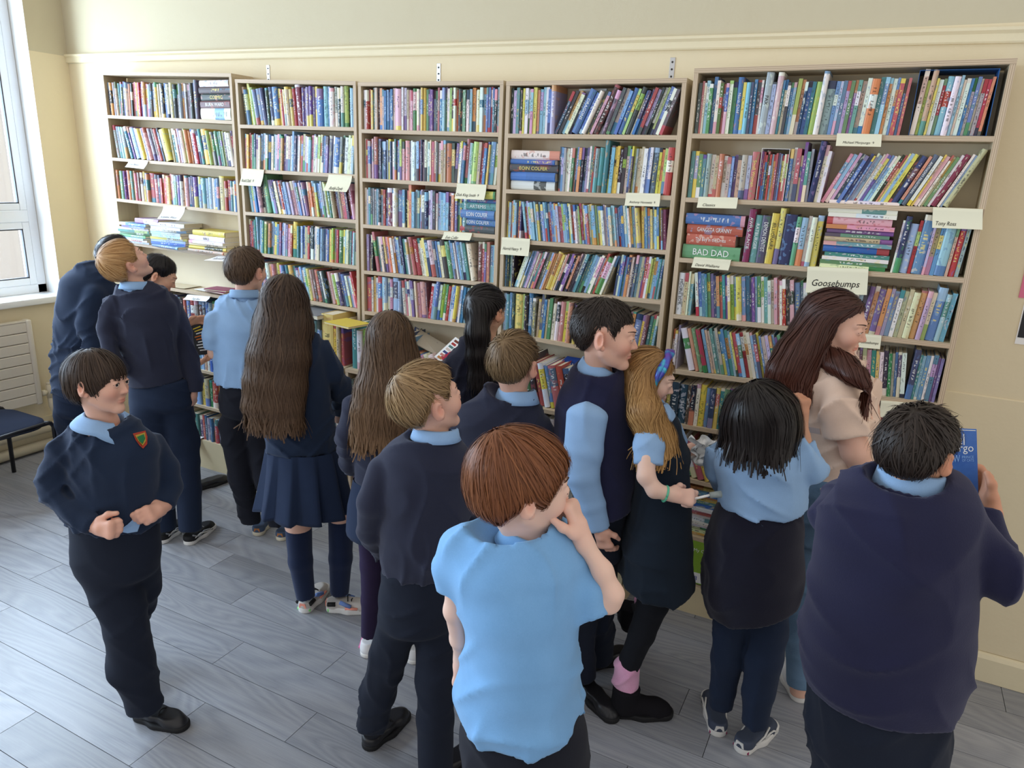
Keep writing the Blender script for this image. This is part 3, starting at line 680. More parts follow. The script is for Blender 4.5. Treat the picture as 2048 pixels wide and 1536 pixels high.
# ---------------------------------------------------------------- name cards folded over the shelf edges
def card(q, text, where, mat='card', curl=.012, Y=-.006, tx=(.5, .28), tw=.75, thh=.26, slant=0, name='name_card'):
    """q: four pixel corners TL,TR,BR,BL of the hanging flap"""
    P = [onY(px, py, Y) for px, py in q]; n = 6; rings = []
    for j in range(n+1):
        v = j/n; a = P[0]*(1-v)+P[3]*v; b = P[1]*(1-v)+P[2]*v; dy = -curl*v*v*1.2
        rings.append(np.array([a*(1-u_)+b*u_+np.array([0, dy, 0]) for u_ in np.linspace(0, 1, 5)]))
    top = [r_ for r_ in [rings[0]+np.array([0, .03, .0015]), rings[0]+np.array([0, .004, .0012])]]
    V, F = loft(top+rings, False); nV = len(V); V2 = V+np.array([0, .0006, -.0004])
    F2 = np.concatenate([F, (F+nV)[:, ::-1]]); me = mesh_np('name_card', np.concatenate([V, V2]), F2, M[mat], True)
    o = obj('name_card', me); tag(o, where, 'card')
    if text:
        tm = text_mesh(text, 'handwriting'); W = np.linalg.norm(P[1]-P[0]); Hh = np.linalg.norm(P[3]-P[0]); co = fit_text(tm, W*tw, Hh*thh)
        u_ = tx[0]+co[:, 0]/W+co[:, 1]/W*.25; v = 1-tx[1]-co[:, 1]/Hh
        L = (P[0]*(1-u_[:, None])+P[1]*u_[:, None])*(1-v[:, None])+(P[3]*(1-u_[:, None])+P[2]*u_[:, None])*v[:, None]
        L[:, 1] += -curl*v*v*1.2-.0012
        tm.vertices.foreach_set('co', L.astype(np.float32).ravel()); tm.update(); tm.materials.clear(); tm.materials.append(M['ink']); obj('handwriting', tm, o)
def rq(x0, y0, x1, y1, sk=0, tilt=0): return [(x0+sk, y0), (x1+sk, y0+tilt), (x1, y1+tilt), (x0, y1)]
card(rq(1672, 267, 1762, 292, 2, 2), 'Michael Morpurgo \u2191', 'cream name card with a long handwritten name under top shelf, wide bookcase')
card(rq(1395, 394, 1474, 415, 2, 2), 'Classics', 'cream card reading Classics on the wide bookcase', tw=.4, tx=(.3, .28))
card(rq(1384, 515, 1458, 534, 4, 6), 'David Walliams', 'cream name card above the white and tan books, wide bookcase', tx=(.42, .3))
card(rq(1612, 534, 1734, 584, 3, 5), 'Goosebumps', 'large cream card reading Goosebumps on the wide bookcase', tw=.78, thh=.34, tx=(.48, .36))
card(rq(1864, 415, 1964, 455, 2, 4), 'Tony Ross', 'large cream name card under the leaning cardboard box, wide bookcase', tw=.42, tx=(.27, .2))
card(rq(1251, 386, 1320, 411, 1, 2), 'Anthony Horowitz \u2191', 'cream name card on the second shelf edge of the fourth bookcase')
card(rq(1003, 475, 1059, 508, 1, 4), 'Horrid Henry \u2191', 'cream name card hanging at the window end of the fourth bookcase', tx=(.4, .35), tw=.65)
card(rq(912, 367, 971, 397, 2, 3), 'Dick King Smith \u2191', 'cream name card over the flat pile on the third bookcase', tx=(.42, .25), tw=.75)
card(rq(886, 464, 942, 478, 2, 3), 'Eoin Colfer', 'narrow cream name card below the flat pile on the third bookcase', tw=.45, tx=(.35, .3), thh=.4)
card(rq(482, 337, 525, 370, 3, 3), 'Roald Dahl  \u2191', 'cream name card hanging at the window end of second bookcase', tw=.55, tx=(.35, .3))
card(rq(655, 349, 702, 381, 2, 3), 'Roddy Doyle', 'curled cream name card at the far end of the second bookcase', tw=.55, tx=(.5, .15), curl=.03)
card(rq(254, 319, 291, 334, 5, 4), 'Enid Blyton', 'white name card on the second shelf of the bookcase beside window', 'paper', tw=.6, tx=(.38, .4), thh=.3)
card(rq(325, 412, 368, 437, 2, 3), 'Jacqueline Wilson', 'white curled name card above the flat piles beside the window', 'paper', tw=.75, tx=(.45, .15), thh=.22, curl=.03)
card(rq(424, 511, 466, 519, 12, 2), 'Roald Dahl', 'white paper slip under the pile with the yellow book', 'paper', tw=.5, tx=(.4, .4), thh=.4, curl=.05)
card(rq(1716, 669, 1760, 693, 3, 4), 'Goosebumps', 'cream card on the fourth shelf edge beside the woman', tw=.8, tx=(.5, .4))
card(rq(1758, 802, 1828, 832, 4, 6), None, 'blank looking cream card on the fifth shelf of the wide bookcase')
card(rq(372, 590, 418, 598, 2, 4), 'Tony Ross', 'white sheet folded over the ledge of the bookcase beside window', 'paper', tw=.5, thh=.5, curl=.02)
card(rq(386, 872, 402, 880, 0, 5), None, 'white slip folded over the lowest shelf beside the window', 'paper', curl=.05)
# ================================================================= implicit surfaces (bodies, clothes, hair)
f32 = np.float32
def smin(a, b, k):
    h = np.clip(.5+.5*(b-a)/k, 0, 1); return b+(a-b)*h-k*h*(1-h)
def smax(a, b, k): return -smin(-a, -b, k)
def s_cone(p, a, b, ra, rb):
    a = np.asarray(a, f32); ba = np.asarray(b, f32)-a; q = p-a
    t = np.clip(q@ba/(ba@ba+1e-12), 0, 1); q = q-t[:, None]*ba
    return np.sqrt((q*q).sum(1))-(ra+(rb-ra)*t)
def s_ell(p, c, r, R=None):
    q = p-np.asarray(c, f32)
    if R is not None: q = q@np.asarray(R, f32)     # columns of R = axes
    r = np.asarray(r, f32); u = q/r; k0 = np.sqrt((u*u).sum(1)); w = u/r; k1 = np.sqrt((w*w).sum(1))+1e-9
    return k0*(k0-1)/k1
def s_seg(p, a, b, r0, r1, s, ca, cb):
    """elliptic segment; r=(side,front) radii at the ends; s = side axis; ca, cb cap lengths"""
    a = np.asarray(a, f32); ab = np.asarray(b, f32)-a; L = float(np.sqrt(ab@ab))+1e-9; z = ab/L
    s = s-(s@z)*z; s = s/np.linalg.norm(s); f = np.cross(z, s)
    q = p-a; w = q@z.astype(f32); t = np.clip(w/L, 0, 1); u = q@s.astype(f32); v = q@f.astype(f32); ww = w-t*L
    A = r0[0]+(r1[0]-r0[0])*t; B = r0[1]+(r1[1]-r0[1])*t; c = np.where(ww < 0, ca, cb)
    U, Vv, W = u/A, v/B, ww/c
    k0 = np.sqrt(U*U+Vv*Vv+W*W); k1 = np.sqrt((U/A)**2+(Vv/B)**2+(W/c)**2)+1e-6
    return k0*(k0-1)/k1
class Grp:
    """list of primitive closures with a bounding box"""
    def __init__(s, k=.02): s.fn = []; s.lo = np.full(3, 1e9); s.hi = np.full(3, -1e9); s.k = k
    def grow(s, P, r):
        P = np.atleast_2d(P); s.lo = np.minimum(s.lo, P.min(0)-r); s.hi = np.maximum(s.hi, P.max(0)+r)
    def cone(s, a, b, ra, rb): s.fn.append(lambda p: s_cone(p, a, b, ra, rb)); s.grow([a, b], max(ra, rb)); return s
    def ell(s, c, r, R=None): s.fn.append(lambda p: s_ell(p, c, r, R)); s.grow(c, max(r)); return s
    def chain(s, st, side, cap0=None, cap1=None):
        """st: list of (centre, rs, rf)"""
        n = len(st)
        for i in range(n-1):
            (a, r0, f0), (b, r1, f1) = st[i], st[i+1]
            ca = cap0 if (i == 0 and cap0) else min(r0, f0); cb = cap1 if (i == n-2 and cap1) else min(r1, f1)
            s.fn.append(lambda p, a=a, b=b, x=(r0, f0), y=(r1, f1), ca=ca, cb=cb: s_seg(p, a, b, x, y, np.asarray(side, float), ca, cb))
            s.grow([a, b], max(r0, f0, r1, f1))
        return s
    cut = ()
    def __call__(s, p):
        d = None
        for fn in s.fn:
            e = fn(p); d = e if d is None else smin(d, e, s.k)
        for c, ax in s.cut: d = smax(d, (p-np.asarray(c, f32))@np.asarray(ax, f32), .004)
        return d
class Shape:
    def __init__(s, groups, k=.02, post=None): s.g = [g for g in groups if g.fn]; s.k = k; s.post = post
    def bounds(s): return np.min([g.lo for g in s.g], 0), np.max([g.hi for g in s.g], 0)
    def __call__(s, p):
        out = np.full(len(p), .2, f32); M_ = .10
        for g in s.g:
            m = np.all((p > g.lo-M_) & (p < g.hi+M_), 1)
            if not m.any(): continue
            e = g(p[m]).astype(f32); out[m] = smin(out[m], e, s.k)
        if s.post: out = s.post(p, out)
        return out
def surf(fn, lo, hi, h, newton=2):
    """sparse surface nets of fn<0 -> V, quads"""
    lo = np.asarray(lo, float)-2.5*h; n = np.ceil((np.asarray(hi)+2.5*h-lo)/h).astype(int)+1
    B = 8; nb = (n+B-1)//B; N = nb*B
    ix = np.stack(np.meshgrid(*[np.arange(k) for k in nb], indexing='ij'), -1).reshape(-1, 3)
    cen = (lo+(ix*B+B/2-.5)*h).astype(f32); dc = fn(cen); keep = np.abs(dc) < B*h*.87+.012
    vol = np.empty(N, f32).reshape(nb[0], B, nb[1], B, nb[2], B)
    sg = np.where(dc < 0, -1, 1).astype(f32).reshape(nb)
    vol[:] = sg[:, None, :, None, :, None]
    kb = ix[keep]
    lp = np.stack(np.meshgrid(*[np.arange(B)]*3, indexing='ij'), -1).reshape(-1, 3)
    if len(kb) == 0: return np.zeros((0, 3)), np.zeros((0, 4), int)
    P = (lo+(kb[:, None, :]*B+lp[None])*h).reshape(-1, 3).astype(f32)
    D = fn(P).reshape(-1, B, B, B)
    vol[kb[:, 0], :, kb[:, 1], :, kb[:, 2], :] = D
    vol = vol.reshape(N)
    S = vol < 0
    c = S[:-1, :-1, :-1].astype(np.int8)
    for dx, dy, dz in ((1, 0, 0), (0, 1, 0), (1, 1, 0), (0, 0, 1), (1, 0, 1), (0, 1, 1), (1, 1, 1)):
        c = c+S[dx:dx+N[0]-1, dy:dy+N[1]-1, dz:dz+N[2]-1]
    act = (c > 0) & (c < 8); cells = np.argwhere(act)
    idm = np.full(act.shape, -1, np.int32); idm[tuple(cells.T)] = np.arange(len(cells))
    cor = np.array([[i & 1, i >> 1 & 1, i >> 2 & 1] for i in range(8)])
    vals = np.stack([vol[tuple((cells+k).T)] for k in cor], 1)
    acc = np.zeros((len(cells), 3)); cnt = np.zeros(len(cells))
    for i in range(8):
        for ax in range(3):
            j = i | (1 << ax)
            if j == i: continue
            a, b = vals[:, i], vals[:, j]; m = (a < 0) != (b < 0)
            t = np.where(m, a/np.where(a-b == 0, 1, a-b), 0)
            pt = cor[i]+t[:, None]*(cor[j]-cor[i]); acc += pt*m[:, None]; cnt += m
    V = lo+(cells+acc/cnt[:, None])*h
    F = []
    for ax in range(3):
        o = [slice(None)]*3; o2 = [slice(None)]*3; o[ax] = slice(0, -1); o2[ax] = slice(1, None)
        ch_ = S[tuple(o)] != S[tuple(o2)]
        e = np.argwhere(ch_); b1, b2 = [(1, 2), (2, 0), (0, 1)][ax]
        e = e[(e[:, b1] > 0) & (e[:, b2] > 0) & (e[:, b1] < N[b1]-1) & (e[:, b2] < N[b2]-1)]
        d1 = np.zeros(3, int); d2 = np.zeros(3, int); d1[b1] = 1; d2[b2] = 1
        q = np.stack([idm[tuple((e-d1-d2).T)], idm[tuple((e-d2).T)], idm[tuple(e.T)], idm[tuple((e-d1).T)]], 1)
        ins = S[tuple(e.T)]; q[~ins] = q[~ins][:, ::-1]; F.append(q[(q >= 0).all(1)])
    F = np.concatenate(F)
    for _ in range(newton):
        p = V.astype(f32); d, g = grad(fn, p, h*.35); g2 = (g*g).sum(1)+1e-6
        st = -(d/g2)[:, None]*g; ln = np.sqrt((st*st).sum(1)); st *= np.minimum(1, h*.45/(ln+1e-9))[:, None]; V = V+st
    return V, F
def grad(fn, p, e):
    d = fn(p); g = np.empty_like(p)
    for i in range(3):
        q = p.copy(); q[:, i] += e; q2 = p.copy(); q2[:, i] -= e; g[:, i] = (fn(q)-fn(q2))/(2*e)
    return d, g
def folds(amp, fr=90., seed=0, diag=.5):
    """cloth creases: long ridges; one crease direction rules in each region of the cloth"""
    r = np.random.RandomState(seed); W = []; Q = []
    for i in range(5):
        v = r.normal(size=3)*[1, 1, .9]; v /= np.linalg.norm(v); W.append((v*fr*r.uniform(.55, 1.15)*.5).astype(f32)); q = r.normal(size=3); Q.append((q/np.linalg.norm(q)*r.uniform(9, 15)).astype(f32))
    ph = r.rand(10)*6.28; B = (r.normal(size=(2, 3))*7).astype(f32)
    def fn(p):
        w = np.sin(p@B[0]+ph[8])+.6*np.sin(p@B[1]*1.6+ph[9]); d = np.zeros(len(p), f32)
        for i in range(5):
            m = np.clip(np.sin(p@Q[i]+ph[i]), 0, 1); x = 1-np.abs(np.sin(p@W[i]+1.1*w+ph[i+3])); d += m*m*(x*x*1.5-.45)
        return (amp*d).astype(f32)
    return fn
# ---------------------------------------------------------------- fabric / skin / hair materials
def m_cloth(name, rgb, knit=0, rough=.92, sheen=.35, rgb2=None):
    t = NT(name); t.set(rough, .15); co = t.coord(); c = lin(rgb); c2 = lin(rgb2) if rgb2 else tuple(x*1.25 for x in c)
    nz = t.noise(co, 14, 4); fn = t.noise(co, 420 if not knit else 260, 2)
    t.base(t.mix(t.math('MULTIPLY', t.math('ADD', nz, t.math('MULTIPLY', fn, .6)), .62), tuple(x*.82 for x in c), c2))
    t.b.inputs['Sheen Weight'].default_value = sheen; t.b.inputs['Sheen Roughness'].default_value = .6
    t.b.inputs['Sheen Tint'].default_value = tuple(min(1, x*3+.3) for x in c)+(1,)
    t.bump(fn, .35 if knit else .22, .0012); return t.m
def m_skin(name, rgb):
    t = NT(name); t.set(.52, .35); c = lin(rgb); a = t.attr('tint').outputs['Color']
    nz = t.noise(t.coord(), 30, 4); col = t.mix(t.math('MULTIPLY', nz, .16), c, tuple(x*y for x, y in zip(c, (.86, .66, .58))))
    mu = t.n('ShaderNodeMix'); mu.data_type = 'RGBA'; mu.blend_type = 'MULTIPLY'; mu.inputs[0].default_value = 1; t.l(col, mu.inputs[6]); t.l(a, mu.inputs[7])
    t.base(mu.outputs[2]); t.b.inputs['Subsurface Weight'].default_value = .12; t.b.inputs['Subsurface Radius'].default_value = (.012, .005, .003); t.b.inputs['Subsurface Scale'].default_value = .6
    return t.m
def m_hair(name, rgb, rgb2, rough=.5):
    t = NT(name); t.set(rough, .3); r = t.attr('rnd').outputs['Fac']; al = t.attr('along').outputs['Fac']
    c = t.mix(r, lin(rgb), lin(rgb2)); c = t.mix(al, c, lin([min(255, x*1.12) for x in rgb2]))
    t.base(c); t.b.inputs['Anisotropic'].default_value = .5; return t.m
SK = dict(fair=m_skin('fair_skin', (230, 184, 162)), pale=m_skin('pale_skin', (238, 202, 184)), tan=m_skin('light_brown_skin', (206, 156, 126)), olive=m_skin('olive_skin', (216, 168, 138)))
CL = dict(navy=m_cloth('navy_sweatshirt', (38, 41, 58)), navy_b=m_cloth('navy_blue_sweatshirt', (27, 40, 62)), knit=m_cloth('navy_knit', (30, 31, 58), 1), trou=m_cloth('navy_trousers', (26, 32, 46), 0, .8, .12), trou_b=m_cloth('dark_blue_trousers', (28, 39, 60), 0, .8, .12),
          black=m_cloth('black_trousers', (24, 26, 36), 0, .8, .15), shirt=m_cloth('light_blue_shirt', (146, 183, 226), 0, .8, .1, (160, 196, 236)), polo=m_cloth('sky_blue_polo', (116, 172, 226), 0, .85, .2, (134, 186, 236)), skirt=m_cloth('navy_skirt', (30, 42, 66), 0, .85, .15),
          sock=m_cloth('navy_sock', (22, 34, 62), 1), tights=m_cloth('plum_tights', (44, 34, 62), 0, .8, .1), btights=m_cloth('black_tights', (22, 24, 30), 0, .8, .1), pinafore=m_cloth('dark_navy_pinafore', (22, 32, 44), 0, .85, .15), peach=m_cloth('peach_tshirt', (240, 208, 186), 0, .9, .1, (247, 220, 200)),
          jeans=m_cloth('blue_denim', (92, 122, 152), 1, .85, .1, (124, 152, 180)), wool=m_cloth('dark_navy_wool', (20, 20, 36), 1), pinksock=m_cloth('pink_fleece', (226, 130, 186), 1, .95, .4, (246, 200, 224)))
HR = dict(blond=m_hair('golden_blond_hair', (170, 124, 76), (216, 176, 122)), blond2=m_hair('dark_blond_hair', (116, 90, 60), (188, 156, 112)), brown=m_hair('brown_hair', (70, 54, 42), (116, 92, 70)), lbrown=m_hair('light_brown_hair', (92, 72, 50), (152, 124, 88)), dbrown=m_hair('dark_brown_hair', (46, 36, 32), (92, 72, 56)),
          long1=m_hair('long_brown_hair', (40, 31, 29), (106, 82, 62)), long2=m_hair('long_chestnut_hair', (60, 47, 39), (126, 97, 70)), black=m_hair('black_hair', (20, 17, 18), (46, 40, 38), .36), auburn=m_hair('auburn_hair', (100, 58, 36), (154, 98, 60)), dark=m_hair('near_black_hair', (34, 28, 26), (66, 54, 46)), golden=m_hair('long_golden_hair', (128, 92, 56), (190, 148, 92)), wine=m_hair('long_dark_auburn_hair', (44, 28, 26), (88, 50, 38), .42))
def m_eye():
    t = NT('eye'); t.set(.12, .6); t.base(t.attr('tint').outputs['Color']); return t.m
M['eye'] = m_eye()
M['brow'] = m_plain('eyebrow_hair', (70, 50, 40), .7)
# ---------------------------------------------------------------- head
def rotm(phi_dir, pitch, roll):
    """columns: right, forward, up ; phi_dir = horizontal facing unit vector"""
    fwd = np.array([phi_dir[0], phi_dir[1], 0.]); fwd /= np.linalg.norm(fwd); right = np.cross(fwd, [0, 0, 1.]); up = np.array([0, 0, 1.])
    cp, sp = math.cos(pitch), math.sin(pitch); f2 = fwd*cp+up*sp; u2 = up*cp-fwd*sp
    cr, sr = math.cos(roll), math.sin(roll); r2 = right*cr+u2*sr; u3 = u2*cr-right*sr
    return np.stack([r2, f2, u3], 1)
def head_sdf(S=1., detail=True, lids=.0055, mouth=.0):
    """implicit head in local metres (x right, y forward, z up), S scale"""
    def fn(q):
        p = q/S; ax = np.abs(p[:, 0]); pm = p.copy(); pm[:, 0] = ax
        d = s_ell(p, (0, -.012, .030), (.0705, .0905, .0795))
        d = smin(d, s_ell(p, (0, .030, -.024), (.0520, .0565, .073)), .030)
        d = smin(d, s_cone(pm, (.039, .004, -.048), (.010, .062, -.084), .016, .0145), .022)
        d = smin(d, s_ell(p, (0, .070, -.088), (.017, .016, .014)), .016)
        d = smin(d, s_ell(pm, (.036, .056, -.020), (.023, .026, .025)), .022)     # cheeks
        d = smin(d, s_cone(pm, (.008, .085, .026), (.040, .071, .024), .0065, .0065), .016)   # brow
        d = smax(d, -s_ell(pm, (.030, .100, .006), (.017, .016, .0105)), .011)    # eye sockets
        d = smin(d, s_cone(p, (0, .081, .010), (0, .0975, -.0235), .0055, .0078), .012)   # nose
        d = smin(d, s_ell(pm, (.0088, .0885, -.0260), (.0058, .0078, .0054)), .006)
        # eyelids
        c = (.0305, .0765, .005); lid = s_ell(pm, c, (.0150, .0150, .0138))
        if lids > 0: lid = smax(lid, -s_ell(pm, (.0305, .0925, .0042), (.0135, .0120, lids)), .0015)
        d = smin(d, lid, .003)
        # lips
        d = smin(d, s_ell(p, (0, .0810, -.0500), (.0185, .0080, .0050)), .006)
        d = smin(d, s_ell(p, (0, .0795, -.0585), (.0155, .0085, .0056)), .006)
        d = smax(d, -s_cone(pm, (0, .0905, -.0542), (.0185, .0800, -.0535), .0019, .0012), .002)
        # ears
        ca, sa = math.cos(.62), math.sin(.62); R = np.array([[ca, sa, 0], [-sa, ca, 0], [0, 0, 1.]])
        e = s_ell(pm, (.0785, -.012, -.004), (.0085, .0190, .030), R)
        e = smax(e, -s_ell(pm, (.0900, -.006, .000), (.0085, .0110, .0185), R), .004)
        e = smin(e, s_ell(pm, (.0720, .000, -.028), (.0070, .0090, .0095)), .006)
        d = smin(d, e, .006)
        return d*S
    return fn
def face_tint(q, S, blush=1.):
    p = q/S; ax = np.abs(p[:, 0]); n = len(p); t = np.ones((n, 3))
    def blob(c, r, col, k):
        w = np.exp(-(((np.column_stack([ax, p[:, 1], p[:, 2]])-c)/r)**2).sum(1))*k
        t[:] = t*(1-w[:, None])+t*np.array(col)*w[:, None]
    blob((.040, .070, -.028), (.024, .03, .022), (1.0, .74, .72), .65*blush)      # cheeks
    blob((0, .100, -.022), (.013, .012, .012), (1.0, .82, .80), .5*blush)
    blob((.078, -.008, -.006), (.012, .025, .035), (1.02, .72, .66), .8)
    lips = (np.exp(-((ax/.0185)**4)-(((p[:, 2]+.0552)/.0095)**4)))*(p[:, 1] > .074)
    t[:] = t*(1-lips[:, None]*.75)+t*np.array((.90, .50, .50))*lips[:, None]*.75
    return t
# ================================================================= people
ZL = dict(short=[(-.14, -.060), (-.06, -.058), (-.045, -.035), (-.030, .002), (-.012, .026), (.012, .022), (.026, -.004), (.038, -.002), (.050, .030), (.064, .052), (.14, .058)],
          crop=[(-.14, -.048), (-.06, -.046), (-.042, -.02), (-.030, .008), (-.012, .030), (.012, .028), (.024, .004), (.036, .006), (.046, .036), (.060, .060), (.14, .066)],
          bowl=[(-.14, -.085), (-.055, -.080), (-.038, -.035), (-.028, .002), (-.004, .012), (.010, -.022), (.030, -.044), (.042, -.034), (.052, .004), (.066, .026), (.14, .031)],
          mop=[(-.14, -.092), (-.050, -.088), (-.030, -.050), (-.010, -.024), (.012, -.026), (.030, -.036), (.044, -.012), (.058, .018), (.072, .030), (.14, .034)],
          bob=[(-.14, -.13), (.010, -.12), (.030, -.10), (.042, -.02), (.054, .034), (.066, .048), (.14, .052)],
          long=[(-.14, -.14), (.006, -.13), (.022, -.10), (.034, -.02), (.046, .034), (.060, .056), (.14, .062)],
          part=[(-.14, -.14), (-.022, -.13), (-.008, -.10), (.004, -.02), (.022, .030), (.045, .060), (.065, .074), (.14, .078)],
          tied=[(-.14, -.062), (-.05, -.058), (-.036, -.02), (-.022, .012), (.006, .020), (.026, .018), (.040, .030), (.052, .046), (.066, .060), (.14, .066)])
def unit(v): v = np.asarray(v, float); return v/(np.linalg.norm(v)+1e-12)
class Person:
    def __init__(s, label, base=None, head_at=None, H=None, tr=(0, 0, 1.), group=None):
        s.tr = tr
        if base is not None: s.B = onfloor(*base)
        else: s.B = hit(head_at[0], head_at[1], 2, H)*np.array([1, 1, 0.])
        s.n = unit((s.B-CAM)*[1, 1, 0]); s.w0 = float((s.B-CAM)@s.n); s.hr = unit(np.cross(s.n, [0, 0, 1]))
        s.e = empty('person', s.B, label, 'person', group); s.bodyparts = []; s.skinparts = []; s.extra = []; s.heads = None; s.tops = []; s.seed = int(abs(s.B[0]*971+s.B[1]*577)) % 1000
    def px(s, x, y): return s.tr[0]+s.tr[2]*x, s.tr[1]+s.tr[2]*y
    def P(s, x, y, d=0.):
        r = ray(*s.px(x, y)); return CAM+r*((s.w0+d)/(r@s.n))
    def m(s, p): return depth(p)/FPX*s.tr[2]
    def dfl(s, x, y, z=0.):
        q = onfloor(*s.px(x, y), z); return float((q-CAM)@s.n)-s.w0
    def dir(s, phi): a = math.radians(phi); return s.n*math.cos(a)+s.hr*math.sin(a)
    # ---- primitives from pixels
    def T(s, st, cap0=.02, cap1=.012, k=.010):
        """torso stations (xl,xr,y,half depth[,d])"""
        out = []
        for q in st:
            xl, xr, y, dp = q[:4]; d = q[4] if len(q) > 4 else 0.
            c = s.P((xl+xr)/2, y, d); out.append((c, (xr-xl)/2*s.m(c), dp))
        return dict(st=out, cap0=cap0, cap1=cap1, k=k)
    def L(s, st, cap0=None, cap1=.006, k=.014, foot=None, flat=1.):
        """limb stations (x,y,r[,d]); foot=(x,y) floor pixel gives the depth run"""
        out = []; n = len(st); d1 = s.dfl(*foot) if foot else 0.
        for i, q in enumerate(st):
            d = q[3] if len(q) > 3 else d1*(i/(n-1))
            c = s.P(q[0], q[1], d); r = q[2]*s.m(c); out.append((c, r, r*flat))
        return dict(st=out, cap0=cap0, cap1=cap1, k=k)
    def grp(s, part, inset=0., k=None):
        g = Grp(part['k'] if k is None else k); st = [(c, max(a-inset, .008), max(b-inset, .008)) for c, a, b in part['st']]; cap1 = part['cap1']
        if cap1 is not None and cap1 <= .03:
            ax = unit(st[-1][0]-st[-2][0]); g.cut = [(st[-1][0]-ax*inset, ax)]; st[-1] = (st[-1][0]+ax*.05,)+st[-1][1:]; cap1 = None
        g.chain(st, RT, part['cap0'], cap1); return g
    def mesh(s, name, V, F, mat, smooth=True, parent=None, attrs=None, fmat=None):
        me = mesh_np(name, V-(s.B if parent is None else 0), F, mat, smooth, fmat, attrs); return obj(name, me, parent or s.e)
    def wear(s, name, mat, parts, fold=.0035, fr=100., h=.0085, k=.016, post=None, body=True, keep=True, hole=None, hole_up=.015, hadd=0.):
        if name in ('trousers', 'jeans') and len(parts) > 2: parts[0]['cap1'] = .06
        if name in ('trousers', 'jeans'): fold = min(fold, .0050); fr = min(fr, 70)
        gs = [s.grp(p) for p in parts]; fd = folds(fold, fr, s.seed+len(name)) if fold else None
        def pf(p, d):
            if fd is not None: d = d-fd(p)
            if hole: d = smax(d, -s_cone(p, s.nb+s.neckdir*hole_up, s.nb+s.neckdir*.22, s.nr*1.12+.014+hadd, s.nr*1.1+.10+hadd), .006)
            return post(p, d) if post else d
        sh = Shape(gs, k, pf if (fold or post or hole) else None); lo, hi = sh.bounds()
        V, F = surf(sh, lo-.01, hi+.01, h); o = s.mesh(name, V, F, CL[mat] if isinstance(mat, str) else mat)
        if body: s.bodyparts += parts
        if keep: s.tops.append(sh)
        return o
    def skin(s, *parts): s.skinparts += list(parts)
    def hand(s, wrist, tip, pn, side, curl=.35, S=.86, thumb=.5, spread=.0, back=None):
        """wrist,tip = pixel points (x,y,d); pn = palm normal in (cam right, cam up, to camera)"""
        W = s.P(*wrist); D = unit(s.P(*tip)-W); N = pn[0]*RT+pn[1]*UP-pn[2]*FW; N = unit(N-(N@D)*D); Tt = np.cross(D, N)*(1 if side == 'R' else -1)
        g = Grp(.008); q = lambda a, b, c: W+S*(a*D+b*Tt+c*N)
        if back is not None: g.cone(s.P(*back[:3]), W, back[3]*s.m(W), .021*S)
        g.cone(q(-.015, 0, 0), q(.03, 0, 0), .021*S, .023*S)
        for b_ in (-.020, -.007, .007, .020): g.cone(q(.015, b_*.7, 0), q(.076, b_, 0), .013*S, .0115*S)
        cs = curl if isinstance(curl, (list, tuple)) else [curl]*4
        for i, (b_, ln, c) in enumerate(zip((.0245, .0085, -.0075, -.0225), (.066, .073, .068, .053), cs)):
            a = q(.074 if i < 3 else .068, b_, .0); ang = 0; dirn = D; r = .0088*S
            for seg, (fr_, bend) in enumerate(((.44, 75), (.31, 88), (.25, 55))):
                ang += math.radians(bend*c); v = unit(math.cos(ang)*D+math.sin(ang)*N+(spread*b_*12*Tt if seg == 0 else 0)); b2 = a+v*ln*fr_*S; g.cone(a, b2, r, r*.92); a = b2; r *= .92
        t0 = q(.018, .024, .006); t1 = t0+S*.034*unit(.72*D+.62*Tt+thumb*.6*N); t2 = t1+S*.028*unit(.9*D+.15*Tt+thumb*.9*N)
        g.cone(q(.008, .012, .004), t0, .014*S, .013*S); g.cone(t0, t1, .0125*S, .0100*S); g.cone(t1, t2, .0098*S, .0080*S)
        s.extra.append(g); return W, D, N, Tt
    def head(s, x, y, d, S, phi, pitch=0, roll=0, skin='fair', neck=None, nr=.047, h=.0048, lids=.0055, blush=1., gaze=(0, 0), eye=(86, 62, 44), brow='brow', face=True):
        nr = nr*.82; s.nr = nr; s.hc = s.P(x, y, d); s.hS = S; s.hR = rotm(s.dir(phi), math.radians(pitch), math.radians(roll)); s.skinm = SK[skin]
        hf = head_sdf(S, True, lids); Rm = s.hR.astype(f32); hc = s.hc.astype(f32); nb = s.P(*neck); s.nb = nb
        na = s.hc+s.hR@np.array([0, -.022, -.045])*S
        def fn(p):
            q = (p-hc)@Rm; d_ = hf(q); return smin(d_, s_cone(p, na, nb, nr, nr*1.08), .014)
        lo = np.minimum(s.hc-.15*S, nb-.08); hi = np.maximum(s.hc+.15*S, nb+.07)
        V, F = surf(fn, lo, hi, h); q = (V-s.hc)@s.hR
        s.heads = (V, F, face_tint(q, S, blush)); s.neckdir = unit(na-nb); s.headfn = fn
        def stick(pts, off):
            q = pts.astype(f32)
            for _ in range(4):
                d_, g_ = grad(hf, q, .002); q = q-((d_-off)/((g_*g_).sum(1)+1e-6))[:, None]*g_
            return q.astype(float)
